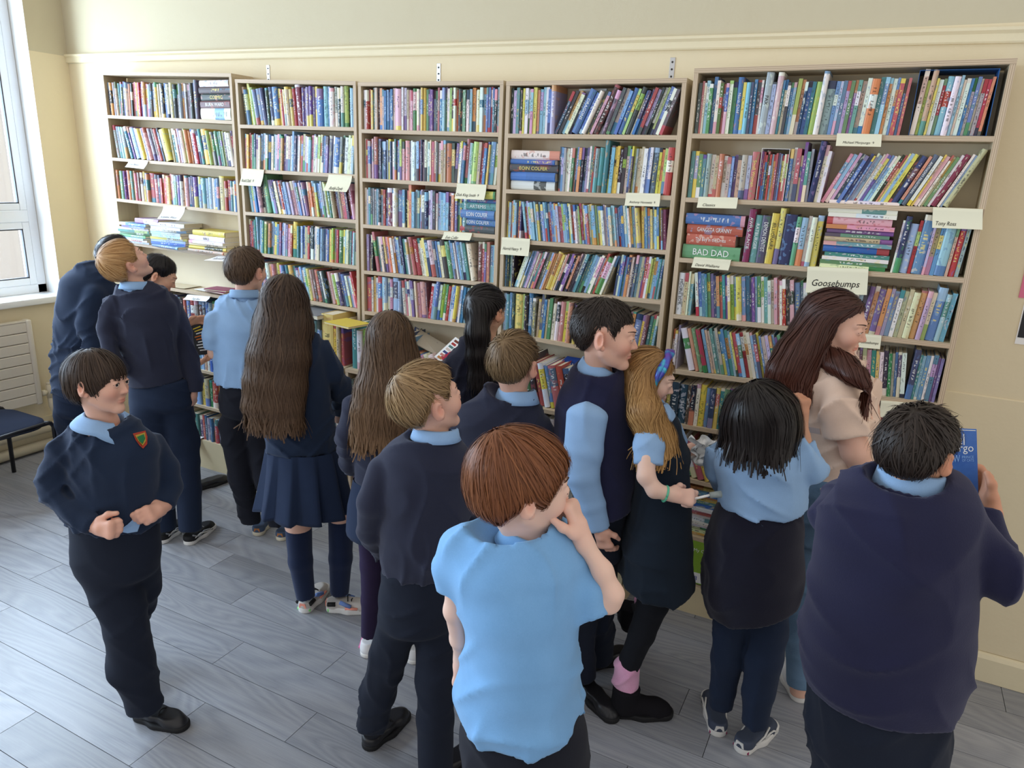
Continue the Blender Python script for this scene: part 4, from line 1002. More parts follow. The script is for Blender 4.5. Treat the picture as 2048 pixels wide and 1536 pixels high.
        if face:
            for sx in (-1, 1):
                c = np.array([sx*.0305, .0765, .005])*S; g = np.array([gaze[0], 1, gaze[1]]); g = unit(g); n1, n2 = 16, 12
                u = unit(np.cross(g, [0, 0, 1])); v = np.cross(u, g); rings = []; col = []
                for i in range(n2+1):
                    th = math.pi*i/n2*.62; a = np.linspace(0, 2*np.pi, n1, endpoint=False)
                    rings.append(c+.0128*S*(math.cos(th)*g+math.sin(th)*(np.cos(a)[:, None]*u+np.sin(a)[:, None]*v)))
                    deg = math.degrees(th); cc = lin((18, 14, 14)) if deg < 10 else (lin(eye) if deg < 27 else lin((232, 226, 222))); col += [cc]*n1
                V2, F2 = loft(rings, True); V2 = s.hc+V2@s.hR.T; s.mesh('eye', V2, F2, M['eye'], True, None, dict(tint=np.array(col)))
                # brow
                pts = []; rr = []
                for i in range(7):
                    t_ = i/6; pts.append(np.array([sx*(.013+.034*t_), .0925-.022*t_**2.0, .0262+.0055*math.sin(t_*2.4)])*S); rr.append(.0022*S*(1-.55*t_))
                pts = stick(np.array(pts), .0004*S); V2, F2 = tube_vf(pts, rr, 6); V2 = s.hc+V2@s.hR.T; me = mesh_np('eyebrow', V2-s.B, F2, M[brow], True); tri_clean(me); obj('eyebrow', me, s.e)
                pts = [np.array([sx*(.0180+.0245*t_), .0915-.0125*abs(t_-.42)**1.6*2.2, .0050+lids*.95*math.sin(math.pi*min(1, max(0, t_)))])*S for t_ in np.linspace(0, 1, 7)]
                pts = stick(np.array(pts), .0006*S); V2, F2 = tube_vf(pts, .0009*S, 5); V2 = s.hc+V2@s.hR.T; me = mesh_np('eyelash', V2-s.B, F2, M['ink'], True); tri_clean(me); obj('eyelash', me, s.e)
    def hair(s, style, mat, t=.016, crown=(.008, -.055, .10), n=900, steps=7, step=.016, width=.0030, chains=(), down=0., wave=.0, lift=.0, h=.0065, crop_len=None, tx=0., nsl=None, back=0., off=.0035, side_t=None, jitter=.12, front=0.):
        n = int(n*1.75); width *= .54
        S = s.hS; Rm = s.hR.astype(f32); hc = s.hc.astype(f32); zl = np.array(ZL[style]); tb = t if side_t is None else side_t
        g = Grp(.03)
        for c in chains: g.chain([(a, b, f_) for a, b, f_ in c['st']], RT, c['cap0'], c['cap1'])
        def cut(q): return (np.interp(q[:, 1], zl[:, 0], zl[:, 1])-q[:, 2])
        def raw(p):
            q = ((p-hc)@Rm)/S
            d = s_ell(q, (0, -.013, .031), (.0705+tb, .0905+t*.9, .0795+t*.8))
            d = smin(d, s_ell(q, (0, -.046, -.014+back), (.0600+tb*.5, .046+t*.6, .058)), .03)
            if not chains and style != 'bowl': d = d+(t*.8)*(1-np.clip((q[:, 2]-np.interp(q[:, 1], zl[:, 0], zl[:, 1]))/.05, 0, 1))**1.5
            if front: d = smin(d, s_ell(q, (.02, .058, .085), (.05, .040, front)), .02)
            return d*S
        def fn0(p): 
            d = raw(p)
            if g.fn: d = smin(d, g(p), .03)
            return d
        def fn(p):
            q = ((p-hc)@Rm)/S; d = smax(raw(p), cut(q)*.8*S, .006)
            if g.fn: d = smin(d, g(p), .022)
            return d
        lo = s.hc-.17*S; hi = s.hc+.17*S
        if g.fn: lo = np.minimum(lo, g.lo-.02); hi = np.maximum(hi, g.hi+.02)
        V, F = surf(lambda p_: fn(p_)+.0022, lo, hi, h); r = np.random.RandomState(s.seed)
        base = s.mesh('hair', V, F, HR[mat], True, None, dict(rnd=np.full(len(V), .34), along=np.clip((s.hc[2]+.08-V[:, 2])/(s.hc[2]+.13-(min([c['st'][-1][0][2] for c in chains]) if chains else s.hc[2]-.1)), 0, 1)**1.5*(.65 if chains else .15)))
        cr = s.hc+s.hR@(np.array(crown)*S)
        p = V[r.randint(0, len(V), n)].astype(f32)+r.normal(size=(n, 3)).astype(f32)*.003
        toC = np.linalg.norm(p-cr, axis=1)
        segs = [(c['st'][i][0], c['st'][i+1][0], min(c['st'][i][1:]), min(c['st'][i+1][1:]), unit(c['st'][i+1][0]-c['st'][i][0])) for c in chains for i in range(len(c['st'])-1)]
        zend = min([c['st'][-1][0][2] for c in chains]) if chains else -9.
        PTS = []; NR = []; AL = np.ones(n); ph = (3.*np.sin(p@np.array([31., 17., 3.]))+2.*np.sin(p@np.array([-13., 41., 5.]))+r.rand(n)*.8); zlim = zend+.07-.13*r.rand(n); W_ = []
        offs = (off*.6*r.rand(n)-.0006).astype(f32); jt = r.normal(size=(n, 3)).astype(f32)*jitter; stray = (r.rand(n) < .22).astype(f32); offs += stray*(.005*r.rand(n)).astype(f32); jt += (stray[:, None]*r.normal(size=(n, 3))*.12).astype(f32); xl_ = stray*(.010*r.rand(n)).astype(f32)
        for k in range(steps+1):
            d, gr = grad(fn0, p, .004); nr = gr/(np.linalg.norm(gr, axis=1)[:, None]+1e-6)
            tgt = offs+(lift+xl_)*(k/steps)**2
            free = (p[:, 2] < zend+.05) & (k > 0)
            p = p-(np.clip(d-tgt, -.012, .012)*np.where(free, 0, 1))[:, None]*nr
            if k: nr = np.where(free[:, None], NR[-1], nr)
            PTS.append(p.copy()); NR.append(nr)
            q = ((p-hc)@Rm)/S; c_ = cut(q); ok = (c_ < .012)
            if g.fn: ok = (ok | (g(p) < .012)) & ((p[:, 2] > zlim) | ~free) | (free & (p[:, 2] > zlim))
            AL = AL*ok; W_.append(AL.copy())
            v = p-cr.astype(f32); v = v-(v*nr).sum(1)[:, None]*nr; v /= (np.linalg.norm(v, axis=1)[:, None]+1e-6)
            dn = np.array([0, 0, -1], f32)[None]+0*nr
            if segs:
                dd = np.stack([s_cone(p, a_, b_, r0, r1) for a_, b_, r0, r1, u_ in segs], 1); bi = dd.argmin(1); sdv = np.array([q_[4] for q_ in segs], f32)
                near = (dd.min(1) < .03)[:, None]; dn = np.where(near, sdv[bi]*.75+dn*.25, dn)
            dn = dn-(dn*nr).sum(1)[:, None]*nr; wgt = down
            if g.fn:
                ql = ((p-hc)@Rm)/S; wz = np.clip((.06-ql[:, 2])/.06, 0, 1)[:, None]; wgt = np.maximum(down, wz*3.)
            v = v*1.+dn*wgt+jt
            if g.fn: v = np.where(free[:, None], np.array([[0, 0, -1.]], f32)+jt*1.5, v)
            if wave: v += wave*np.sin(k*.75+ph)[:, None]*np.cross(nr, v)
            v -= np.where(free, 0, (v*nr).sum(1))[:, None]*nr; v /= (np.linalg.norm(v, axis=1)[:, None]+1e-6); p = (p+v*step*(.8 if k == 0 else 1)).astype(f32)
        PTS = np.stack(PTS, 1); NR = np.stack(NR, 1); W_ = np.stack(W_, 1)
        TG = np.gradient(PTS, axis=1); SD = np.cross(NR, TG); SD /= (np.linalg.norm(SD, axis=2)[..., None]+1e-9)
        prof = np.array([.55+.45*min(1, k/1.5) if k < steps*.6 else max(.06, 1-((k-steps*.6)/(steps*.4))**1.3) for k in range(steps+1)])
        w = width*((.5+r.rand(n))*(1-.35*stray))[:, None]*prof[None]*np.where(W_ > 0, 1, .05)
        # collapse dead tails
        for k in range(1, steps+1):
            dead = W_[:, k] <= 0; PTS[dead, k] = PTS[dead, k-1]+(NR[dead, k]*-.0004)
        A = PTS-SD*w[..., None]; B_ = PTS+SD*w[..., None]
        Vv = np.stack([A, B_], 2).reshape(-1, 3); m = 2*(steps+1); idx = []
        for k in range(steps):
            idx.append([k*2, k*2+1, (k+1)*2+1, (k+1)*2])
        Fv = (np.arange(n)[:, None, None]*m+np.array(idx)[None]).reshape(-1, 4)
        rn = np.repeat(np.clip(.16+.42*r.rand(n)**1.2, 0, 1), m); ztop = s.hc[2]+.08; zlo = zend if chains else s.hc[2]-.1; al = np.clip((ztop-Vv[:, 2])/(ztop-zlo+.05), 0, 1)**1.5*(.75 if chains else .2); _ = np.tile(np.repeat(np.linspace(0, 1, steps+1), 2), n)
        me = mesh_np('strands', Vv-s.B, Fv, HR[mat], True, None, dict(rnd=rn, along=al)); o = obj('strands', me, s.e); o.parent = base; o['kind'] = 'stuff'
        return base
    def collar(s, mat, phi, x=None, y=None, d=0., rn=None, hb=.046, drop=.046, flare=.024, tilt=.25, gap=.32, pt=.022, sx=1.):
        rn = s.nr*1.12+.013
        c = s.nb if x is None else s.P(x, y, d); f = s.dir(phi); r_ = np.cross(f, [0, 0, 1.]); up = unit(np.array([0, 0, 1.])*math.cos(tilt)+f*math.sin(tilt)); f2 = np.cross(up, r_)
        th = np.linspace(gap, 2*np.pi-gap, 40); rings = []
        fro = np.clip((np.cos(th)-.35)/.65, 0, 1)
        def ring(rad, z): return c+(rad*sx*np.sin(th))[:, None]*r_+(rad*np.cos(th))[:, None]*f2+np.asarray(z)[:, None]*up
        top = hb*(1-.55*fro); rings = [ring(np.full(40, rn), -.02+0*th), ring(np.full(40, rn-.001), top*.8), ring(np.full(40, rn+.002), top), ring(np.full(40, rn+.007), top-.004), ring(np.full(40, rn+flare*.7), top-drop*.6), ring(np.full(40, rn+flare)+fro*.012, top-drop-pt*fro), ring(np.full(40, rn+flare-.003)+fro*.012, top-drop-pt*fro-.001), ring(np.full(40, rn+.004), top-.012)]
        V, F = loft(rings, False); return s.mesh('shirt_collar', V, F, CL[mat] if isinstance(mat, str) else mat)
    def ringband(s, name, mat, c, phi, rx, ry, tube_r, tilt=.2, n=56):
        f = s.dir(phi); r_ = np.cross(f, [0, 0, 1.]); up = unit(np.array([0, 0, 1.])*math.cos(tilt)+f*math.sin(tilt)); f2 = np.cross(up, r_)
        rings = []; a = np.linspace(0, 2*np.pi, 10, endpoint=False)
        for th in np.linspace(0, 2*np.pi, n, endpoint=False):
            o_ = unit(math.sin(th)*r_*rx+math.cos(th)*f2*ry); cc = c+math.sin(th)*r_*rx+math.cos(th)*f2*ry; rib = 1+.10*math.cos(th*n/2)
            rings.append(cc+tube_r*rib*(np.cos(a)[:, None]*o_*.6+np.sin(a)[:, None]*up*1.25))
        V, F = loft(rings+[rings[0]], True); return s.mesh(name, V, F, CL[mat])
    def on(s, x, y, sh=None, lift=.0015):
        """first point of the worn surface seen through a pixel"""
        sh = sh or s.tops[0]; r = unit(ray(*s.px(x, y))); t = max(.3, (s.w0-.7)/(r@s.n))
        for _ in range(80):
            p = CAM+r*t; d = float(sh(p[None].astype(f32))[0])
            if d < .0008: break
            t += max(d*.6, .0008)
        return CAM+r*(t-lift)
    def patch(s, name, pts, mat, sh=None, lift=.002, parent=None):
        """flat applied piece following the garment: polygon of pixel points"""
        P_ = np.array([s.on(x, y, sh, lift) for x, y in pts]); c = P_.mean(0); V = np.concatenate([P_, [c-unit(FW)*.001]]); n = len(P_)
        F = np.array([[i, (i+1) % n, n, n] for i in range(n)]); back = V+unit(FW)*.0022
        V2 = np.concatenate([V, back]); F2 = np.concatenate([F[:, [0, 2, 1, 1]], F+n+1, np.array([[i, (i+1) % n, n+1+(i+1) % n, n+1+i] for i in range(n)])])
        me = mesh_np(name, V2-s.B, F2, mat); tri_clean(me); return obj(name, me, s.e if parent is None else parent)
    def skirt(s, mat, st, pleats=22, amp=.012, name='skirt'):
        rings = []; n = pleats*8; th = np.linspace(0, 2*np.pi, n, endpoint=False); T_ = s.T(st)['st']; f = s.n
        up = [];
        for j in range((len(T_)-1)*6+1):
            i = min(j//6, len(T_)-2); u = (j-i*6)/6; c = T_[i][0]*(1-u)+T_[i+1][0]*u; a = T_[i][1]*(1-u)+T_[i+1][1]*u; b = T_[i][2]*(1-u)+T_[i+1][2]*u
            g = j/((len(T_)-1)*6); saw = ((th*pleats/(2*np.pi)) % 1.0); w = 1+(amp*(.15+.85*g)/a)*(np.where(saw < .86, saw/.86, (1-saw)/.14)-.5)*2+.02*g*np.sin(th*3+1.)
            rings.append(c+(a*w*np.cos(th))[:, None]*RT+(b*w*np.sin(th))[:, None]*f)
        inner = [c-(c-c.mean(0))*.03 for c in rings[::-1]]
        V, F = loft(rings+inner, True); return s.mesh(name, V, F, CL[mat], True)
    def shoe(s, heel, toe, up, sole, Lm=None, W=.040, Hh=.062, boot=None, st=.020, hz=0., solecol2=None, lace=None, liner=None, pitch=0.):
        """heel, toe: floor pixels of the sole ends"""
        a = onfloor(*s.px(*heel), hz); b = onfloor(*s.px(*toe), hz); ax = unit((b-a)*[1, 1, 0]); L = float(np.linalg.norm(b-a)) if Lm is None else Lm
        if pitch: ax = unit(ax*math.cos(pitch)+np.array([0, 0, -math.sin(pitch)]))
        ws = unit(np.cross(ax, [0, 0, 1.])); zz = np.cross(ws, ax); R3 = np.stack([ws, ax, zz], 1).astype(f32); a32 = a.astype(f32)
        def out2(q, g=0.):
            d = s_cone(q*np.array([1, 1, 0], f32), (0, W*.80, 0), (0, L*.45, 0), W*.80+g, W*.80+g)
            return smin(d, s_cone(q*np.array([1, 1, 0], f32), (.004, L*.5, 0), (.0, L-W*.86, 0), W*.96+g, W*.84+g), .02)
        def sole_fn(p):
            q = (p-a32)@R3; d = out2(q); z = q[:, 2]; return smax(d, np.abs(z-st/2)-st/2, .005)
        def up_fn(p):
            q = (p-a32)@R3
            d = s_cone(q, (0, W*.82, .030), (0, L*.40, .030), W*.76, W*.74)
            d = smin(d, s_cone(q, (0, L*.42, .040), (0, L*.70, .022), W*.74, W*.80), .02)
            d = smin(d, s_cone(q, (0, L*.70, .020), (0, L-W*.92, .014), W*.84, W*.78), .02)
            d = smin(d, s_cone(q, (0, W*.86, .035), (0, W*.92, Hh), W*.74, W*.72), .015)
            top = Hh-.012 if boot is None else boot
            if boot: d = smin(d, s_cone(q, (0, W*.95, .04), (0, W*1.0, boot), W*.95, W*1.02), .02)
            d = smax(d, q[:, 2]-(top-np.clip(q[:, 1]-W*1.9, 0, .03)*0), .004)
            return smax(d, st*.6-q[:, 2], .002)
        lo = np.minimum(a, b)-.09-[0, 0, .03]; hi = np.maximum(a, b)+.09+[0, 0, (boot or 0)+.05]
        V, F = surf(up_fn, lo, hi, .0055); sh = s.mesh('shoe', V, F, up)
        if callable(solecol2): pass
        V, F = surf(sole_fn, lo, hi, .0055); me = mesh_np('sole', V-s.B, F, sole, True); obj('sole', me, sh)
        fr = lambda x, y, z: a+R3.astype(float)@np.array([x, y, z])
        if lace is not None:
            for k in range(4):
                y = L*(.44+.075*k); z = .040+W*.70-.020*k*.9; pts = [fr(x*W*.62, y+.006*abs(x), z-.012*x*x+.004) for x in np.linspace(-1, 1, 7)]
                V, F = tube_vf(pts, .0028, 6); me = mesh_np('lace', V-s.B, F, lace, True); tri_clean(me); obj('lace', me, sh)
        if liner is not None:   # coloured heel tab
            pts = [fr(x*W*.42, W*.09-.004+abs(x)*.006, z) for x, z in ((-1, .028), (1, .028), (.75, Hh-.016), (-.75, Hh-.016))]
            V = np.array(pts+[p_-R3.astype(float)[:, 1]*.004 for p_ in pts]); me = mesh_np('heel_tab', V-s.B, BOXF, liner); obj('heel_tab', me, sh)
        s.shoefr = fr; return sh, fr, L
    def finish(s, inset=.011):
        gs = [s.grp(p, inset) for p in s.bodyparts]
        Vs, Fs, Ts = [], [], []; off = 0
        def addm(V, F, T_):
            nonlocal off
            Vs.append(V); Fs.append(F+off); Ts.append(T_); off += len(V)
        if gs:
            sh = Shape(gs, .02, lambda p, d: smax(d, -s_cone(p, s.nb+s.neckdir*.005, s.nb+s.neckdir*.22, s.nr*1.12+.022, s.nr*1.1+.13), .006)); lo, hi = sh.bounds(); V, F = surf(sh, lo, hi, .014, 1); addm(V, F, np.ones((len(V), 3)))
        addm(*s.heads)
        sk = [s.grp(p) for p in s.skinparts]
        if sk or s.extra:
            sh = Shape(sk+s.extra, .014); lo, hi = sh.bounds(); V, F = surf(sh, lo, hi, .0042)
            tint = np.ones((len(V), 3))
            for g in s.extra:
                dd = np.clip(1-np.abs(g(V.astype(f32)))/.004, 0, 1); tint -= dd[:, None]*np.array([0, .07, .08])
            addm(V, F, tint)
        V = np.concatenate(Vs); me = mesh_np('body', V-s.B, np.concatenate(Fs), s.skinm, True, None, dict(tint=np.concatenate(Ts))); o = obj('body', me, s.e); return o
SM = dict(black=m_plain('black_leather', (30, 30, 34), .38, .5), bsole=m_plain('black_rubber', (26, 26, 28), .7), white=m_plain('white_leather', (234, 234, 236), .45, .4), wsole=m_plain('white_rubber', (226, 224, 220), .6), gsole=m_plain('grey_rubber', (170, 170, 172), .6), silver=m_plain('silver_mesh', (150, 152, 156), .4, .5, .2), bluecan=m_plain('slate_blue_canvas', (76, 92, 118), .85), tan=m_plain('tan_leather', (186, 122, 70), .6), greymesh=m_plain('charcoal_mesh', (66, 74, 92), .8), pink=m_plain('pink_suede', (236, 120, 176), .8), coral=m_plain('coral_patch', (246, 160, 140), .6), green=m_plain('mint_rubber', (150, 232, 140), .6), ugg=m_plain('black_suede', (30, 29, 33), .95, .1, .1), mag=m_plain('magenta_gel', (150, 40, 90), .3), cream=m_plain('cream_rubber', (222, 214, 192), .6), beige=m_plain('pale_suede', (198, 192, 186), .8), bluepatch=m_plain('periwinkle_patch', (112, 140, 200), .7))
def swoosh(p, sh, fr, W, pts, r, mat, name='stripe'):
    V, F = tube_vf([fr(*q) for q in pts], r, 6); me = mesh_np(name, V-p.B, F, mat, True); tri_clean(me); obj(name, me, sh)
# ------------------------------------------------------------ walking boy, front left
p = Person('dark brown bowl-cut boy in navy sweatshirt with green and red crest, walking', base=(310, 1440), tr=(60, 680, .5208))
p.head(262, 166, -.02, .88, 122, 0, 5, 'fair', (290, 318, .0), .046, .0032, .0062, 1.1, (.45, -.05), (74, 60, 50))
p.hair('bowl', 'dbrown', .014, (0, -.025, .115), 1300, 9, .0135, .0034, down=.5, jitter=.06)
arms = [p.L([(120, 425, 52, .02), (88, 500, 50, .02), (85, 590, 48, .0), (165, 665, 42, -.07), (245, 715, 36, -.13)]), p.L([(470, 405, 50, .0), (522, 490, 46, .0), (538, 565, 44, -.01), (515, 640, 38, -.07)])]
p.wear('sweatshirt', 'navy_b', [p.T([(225, 360, 330, .055), (160, 430, 355, .08), (118, 488, 415, .10), (142, 485, 500, .108), (150, 486, 610, .112), (160, 488, 700, .112)])]+arms, .006, 96, hole=.05, hadd=.016)
p.wear('trousers', 'trou', [p.T([(163, 488, 690, .105), (170, 492, 800, .11), (185, 490, 860, .11)]), p.L([(285, 860, 100, 0), (345, 1000, 88, -.03), (372, 1110, 80, -.05), (392, 1240, 84, -.05), (432, 1385, 66, -.03), (438, 1408, 66, -.03)]), p.L([(410, 860, 84, .03), (438, 950, 62, .05), (428, 1000, 55, .12), (405, 1060, 48, .26), (392, 1110, 46, .38)])], .008, 108, k=.02)
p.hand((248, 717, -.13), (330, 735, -.20), (.15, .1, -1.), 'R', .95, .9, .6)
p.hand((512, 642, -.08), (415, 690, -.17), (-.3, -.1, -1.), 'L', [.5, .6, .7, .8], .9, .9)
p.collar('shirt', 128, 288, 312, 0, .052, .026, .036, .040, .12, .50, .026)
p.patch('shirt_tail', [(338, 735), (375, 708), (410, 676), (425, 700), (412, 736), (375, 742)], CL['shirt'], lift=.006)
bd = p.patch('crest_badge', [(395, 359), (442, 348), (450, 372), (449, 400), (434, 417), (420, 404), (406, 384)], m_plain('badge_red', (170, 62, 44), .8), lift=.004)
p.patch('badge_centre', [(404, 366), (441, 355), (444, 388), (433, 405), (416, 388)], m_plain('badge_gold', (176, 150, 60), .8), lift=.0058, parent=bd)
p.patch('badge_emblem', [(411, 372), (436, 362), (441, 378), (432, 398), (420, 388)], m_plain('badge_green', (34, 112, 68), .8), lift=.0072, parent=bd)
p.shoe((405, 1440), (560, 1482), SM['black'], SM['bsole'], .225, .042, .06, lace=SM['bsole'])
p.shoe((388, 1190), (420, 1240), SM['black'], SM['bsole'], .21, .040, .06, hz=.05)
p.finish()
# ------------------------------------------------------------ golden blond boy looking up
p = Person('golden blond boy in faded navy sweatshirt looking up, hand in trouser pocket', base=(355, 1085), tr=(0, 440, .4427))
p.head(568, 196, -.0, .97, 68, 32, 0, 'fair', (620, 305, 0), .048, .0045)
p.hair('short', 'blond', .014, (-.004, -.072, .085), 1100, 8, .0145, .0036, jitter=.07, off=.003)
p.wear('sweatshirt', 'navy', [p.T([(560, 690, 322, .05), (510, 765, 345, .08), (482, 798, 400, .095), (510, 800, 500, .10), (550, 800, 600, .10), (575, 815, 690, .10), (582, 832, 728, .10)]), p.L([(770, 380, 46), (825, 510, 43, .0), (852, 620, 40, -.02), (878, 720, 36, -.04), (880, 775, 32, -.05)]), p.L([(505, 395, 44), (482, 490, 42, .0), (500, 600, 38, -.04), (560, 690, 34, -.06)])], .007, 96, hole=.052)
p.wear('trousers', 'trou_b', [p.T([(588, 850, 722, .095), (590, 868, 820, .11)]), p.L([(790, 850, 82), (825, 1000, 70), (838, 1090, 60), (852, 1220, 54), (860, 1395, 48)], foot=(865, 1470)), p.L([(680, 860, 85), (690, 1000, 70), (715, 1150, 60), (745, 1390, 48)], foot=(725, 1460))], .006, 108)
p.hand((875, 775, -.05), (872, 835, -.03), (-1, 0, -.2), 'R', .3, .85)
p.collar('shirt', 20, 615, 308, 0, .054, .034, .036, .018, .1, .4, .0)
for hl, to in (((842, 1472), (950, 1392)), ((722, 1466), (800, 1398))):
    sh, fr, L = p.shoe(hl, to, SM['bsole'], SM['wsole'], .235, .042, .062, lace=SM['silver'], st=.024)
    for sx in (-1, 1): swoosh(p, sh, fr, .04, [(sx*.030, .02, .055), (sx*.036, .06, .030), (sx*.040, .10, .045), (sx*.040, .15, .030)], .0045, SM['silver']); swoosh(p, sh, fr, .04, [(sx*.032, .03, .035), (sx*.040, .07, .045), (sx*.042, .12, .030), (sx*.036, .19, .022)], .0035, SM['wsole'])
p.finish()
# ------------------------------------------------------------ dark haired boy by the window
p = Person('black-haired tall boy in blue-navy sweatshirt standing against the window sill', head_at=(235, 467), H=1.53, tr=(0, 440, .4427))
p.head(540, 160, .0, 1.0, 60, 25, 0, 'olive', (470, 262, 0), .05, .006, face=False)
p.hair('short', 'black', .015, (0, -.05, .1), 700, 7, .015, .004, jitter=.15, off=.006)
p.wear('sweatshirt', 'navy_b', [p.T([(395, 500, 245, .05), (335, 525, 265, .09), (278, 530, 320, .12), (262, 530, 420, .135), (255, 525, 550, .14), (247, 500, 680, .14), (255, 450, 790, .135)]), p.L([(430, 340, 52, -.10), (392, 470, 48, -.14), (425, 560, 44, -.18), (520, 600, 38, -.16)])], .008, 83, hole=.05)
p.wear('trousers', 'trou_b', [p.T([(256, 445, 770, .13), (262, 440, 850, .13)]), p.L([(305, 880, 58), (320, 1000, 48), (335, 1130, 42)], foot=(335, 1160)), p.L([(395, 880, 58), (400, 1000, 48), (410, 1130, 42)], foot=(410, 1160))], .006)
p.collar('shirt', 60, 458, 258, 0, .052, .034, .042, .026, .1, .4, .0)
for x in (335, 412): p.shoe((x, 1165), (x+40, 1130), SM['black'], SM['bsole'], .22, .04)
p.finish()
# ------------------------------------------------------------ child reading the black book
p = Person('dark-haired child bending over an open black book between the blond boy and shelves', base=(385, 985), tr=(0, 440, .4427))
p.head(716, 250, .05, .98, 95, -28, 0, 'olive', (690, 345, .05), .047, .0045, lids=0.)
p.hair('tied', 'black', .012, (0, -.02, .11), 900, 8, .015, .0036, jitter=.03, down=.0, off=.002)
p.wear('sweatshirt', 'navy', [p.T([(650, 735, 360, .05), (620, 770, 385, .09), (610, 790, 450, .10), (620, 790, 560, .10), (630, 790, 680, .10)]), p.L([(770, 420, 36, .02), (800, 520, 33, .0), (840, 470, 24, .0)]), p.L([(700, 450, 36, -.08), (800, 640, 33, -.06), (880, 645, 26, -.02)])], .004, hole=.05)
p.wear('trousers', 'black', [p.T([(630, 790, 670, .1), (640, 800, 780, .1)]), p.L([(690, 850, 45), (700, 1000, 36), (720, 1160, 30)]), p.L([(770, 850, 45), (790, 1000, 36), (850, 1170, 30)], foot=(880, 1215))], .004)
p.hand((838, 470, .02), (935, 436, .05), (.2, -.6, .5), 'L', [.15, .2, .25, .3], .85, .2)
p.hand((890, 648, -.02), (965, 615, .03), (-.2, .6, .3), 'R', [.25, .3, .35, .4], .85, .7)
p.shoe((885, 1222), (985, 1190), SM['black'], SM['bsole'], .22, .04, .06)
p.shoe((720, 1200), (800, 1170), SM['black'], SM['bsole'], .22, .04, .06)
bq = [p.P(x, y, d) for x, y, d in ((857, 473, .03), (933, 436, .06), (979, 606, .03), (887, 611, -.0))]
p.finish()
def held_book(name, q, th, mat, label, pages=True, cat='book'):
    """thick quad book from four corners TL,TR,BR,BL (front face), thickness away from the camera"""
    q = np.array(q); nrm = unit(np.cross(q[1]-q[0], q[3]-q[0])); nrm = nrm if nrm@FW > 0 else -nrm; c = q.mean(0)
    def slab8(f0, f1, ins): return np.concatenate([c+(q-c)*ins+nrm*f0, c+(q-c)*ins+nrm*f1])
    V = np.concatenate([slab8(0, .0015, 1), slab8(th-.0015, th, 1)]); F = np.concatenate([BOXF, BOXF+8]); fl = nrm@np.cross(q[1]-q[0], q[3]-q[0])
    sp = np.array([q[0], q[3], q[3]+nrm*th, q[0]+nrm*th, q[0]*.985+q[1]*.015, q[3]*.985+q[2]*.015, q[3]*.985+q[2]*.015+nrm*th, q[0]*.985+q[1]*.015+nrm*th])
    V = np.concatenate([V, sp]); F = np.concatenate([F, BOXF+16]); o = obj(name, mesh_np(name, V-c, F, mat), None, c); tag(o, label, cat)
    bm = bmesh.new(); bm.from_mesh(o.data); bmesh.ops.recalc_face_normals(bm, faces=bm.faces[:]); bm.to_mesh(o.data); bm.free()
    me = mesh_np('pages', slab8(.0015, th-.0015, .965)-c, BOXF, M['pages']); bm = bmesh.new(); bm.from_mesh(me); bmesh.ops.recalc_face_normals(bm, faces=bm.faces[:]); bm.to_mesh(me); bm.free(); obj('pages', me, o)
    return o, c, nrm
def on_quad(q, text, u0, u1, v0, v1, mat, o, c, nrm, name='print', keep=True):
    """text or rectangle printed on the front face of a held book (u right, v down)"""
    q = np.array(q); f = lambda u, v: (q[0]*(1-u)+q[1]*u)*(1-v)+(q[3]*(1-u)+q[2]*u)*v-nrm*.0008-c
    if text is None:
        me = mesh_np(name, np.array([f(u0, v0), f(u1, v0), f(u1, v1), f(u0, v1)]), np.array([[0, 3, 2, 1]]), mat)
        return obj(name, me, o)
    tm = text_mesh(text, name); co = fit_text(tm, (u1-u0), (v1-v0), False)
    L = np.array([f((u0+u1)/2+a, (v0+v1)/2-b) for a, b, _ in co]); tm.vertices.foreach_set('co', L.astype(np.float32).ravel()); tm.update(); tm.materials.clear(); tm.materials.append(mat); return obj(name, tm, o)
o, c, nr = held_book('book', bq, .022, m_plain('black_cover', (44, 44, 46), .45), 'black paperback held open-handed by the dark-haired child')
for k in range(9):
    v = .16+k*.085; on_quad(bq, None, .12+.05*(k % 3), .55+.33*((k*37 % 10)/10), v, v+.03, M['yel_ink'] if k in (0, 1) else (m_plain('orange_print', (222, 120, 40), .5) if k in (3, 4) else M['wht_ink']), o, c, nr, 'print_line')
# ------------------------------------------------------------ boy in light blue shirt
p = Person('brown-haired boy in untucked light blue shirt and black trousers', base=(538, 1076))
p.head(494, 543, .0, 1.0, 38, 0, 0, 'fair', (489, 596, 0), .050, .0045)
p.hair('crop', 'brown', .015, (0, -.045, .105), 900, 5, .014, .0036, jitter=.28, off=.005, lift=.004)
p.wear('shirt', 'shirt', [p.T([(458, 518, 604, .05), (432, 536, 618, .08), (417, 548, 655, .10), (428, 540, 720, .10), (434, 532, 768, .105)]), p.L([(428, 640, 19), (426, 672, 20), (428, 694, 20, .01)]), p.L([(535, 640, 19), (545, 690, 20, .02)])], .007, 115, hole=.052)
p.skin(p.L([(428, 660, 14), (430, 705, 13, .02), (455, 715, 12, .15)]))
p.wear('trousers', 'black', [p.T([(442, 524, 762, .095), (440, 530, 815, .105)]), p.L([(466, 850, 28), (482, 950, 24), (502, 1042, 19)], foot=(515, 1072)), p.L([(512, 850, 28), (530, 950, 23), (556, 1048, 18)], foot=(560, 1082))], .006)
p.collar('shirt', 10, None, None, 0, .054, .042, .038, .014, .12, .4, .0)
for hl, to in (((514, 1073), (536, 1040)), ((560, 1083), (584, 1052))): p.shoe(hl, to, SM['bluecan'], SM['cream'], .225, .040, .062, liner=SM['tan'], st=.024)
p.finish()
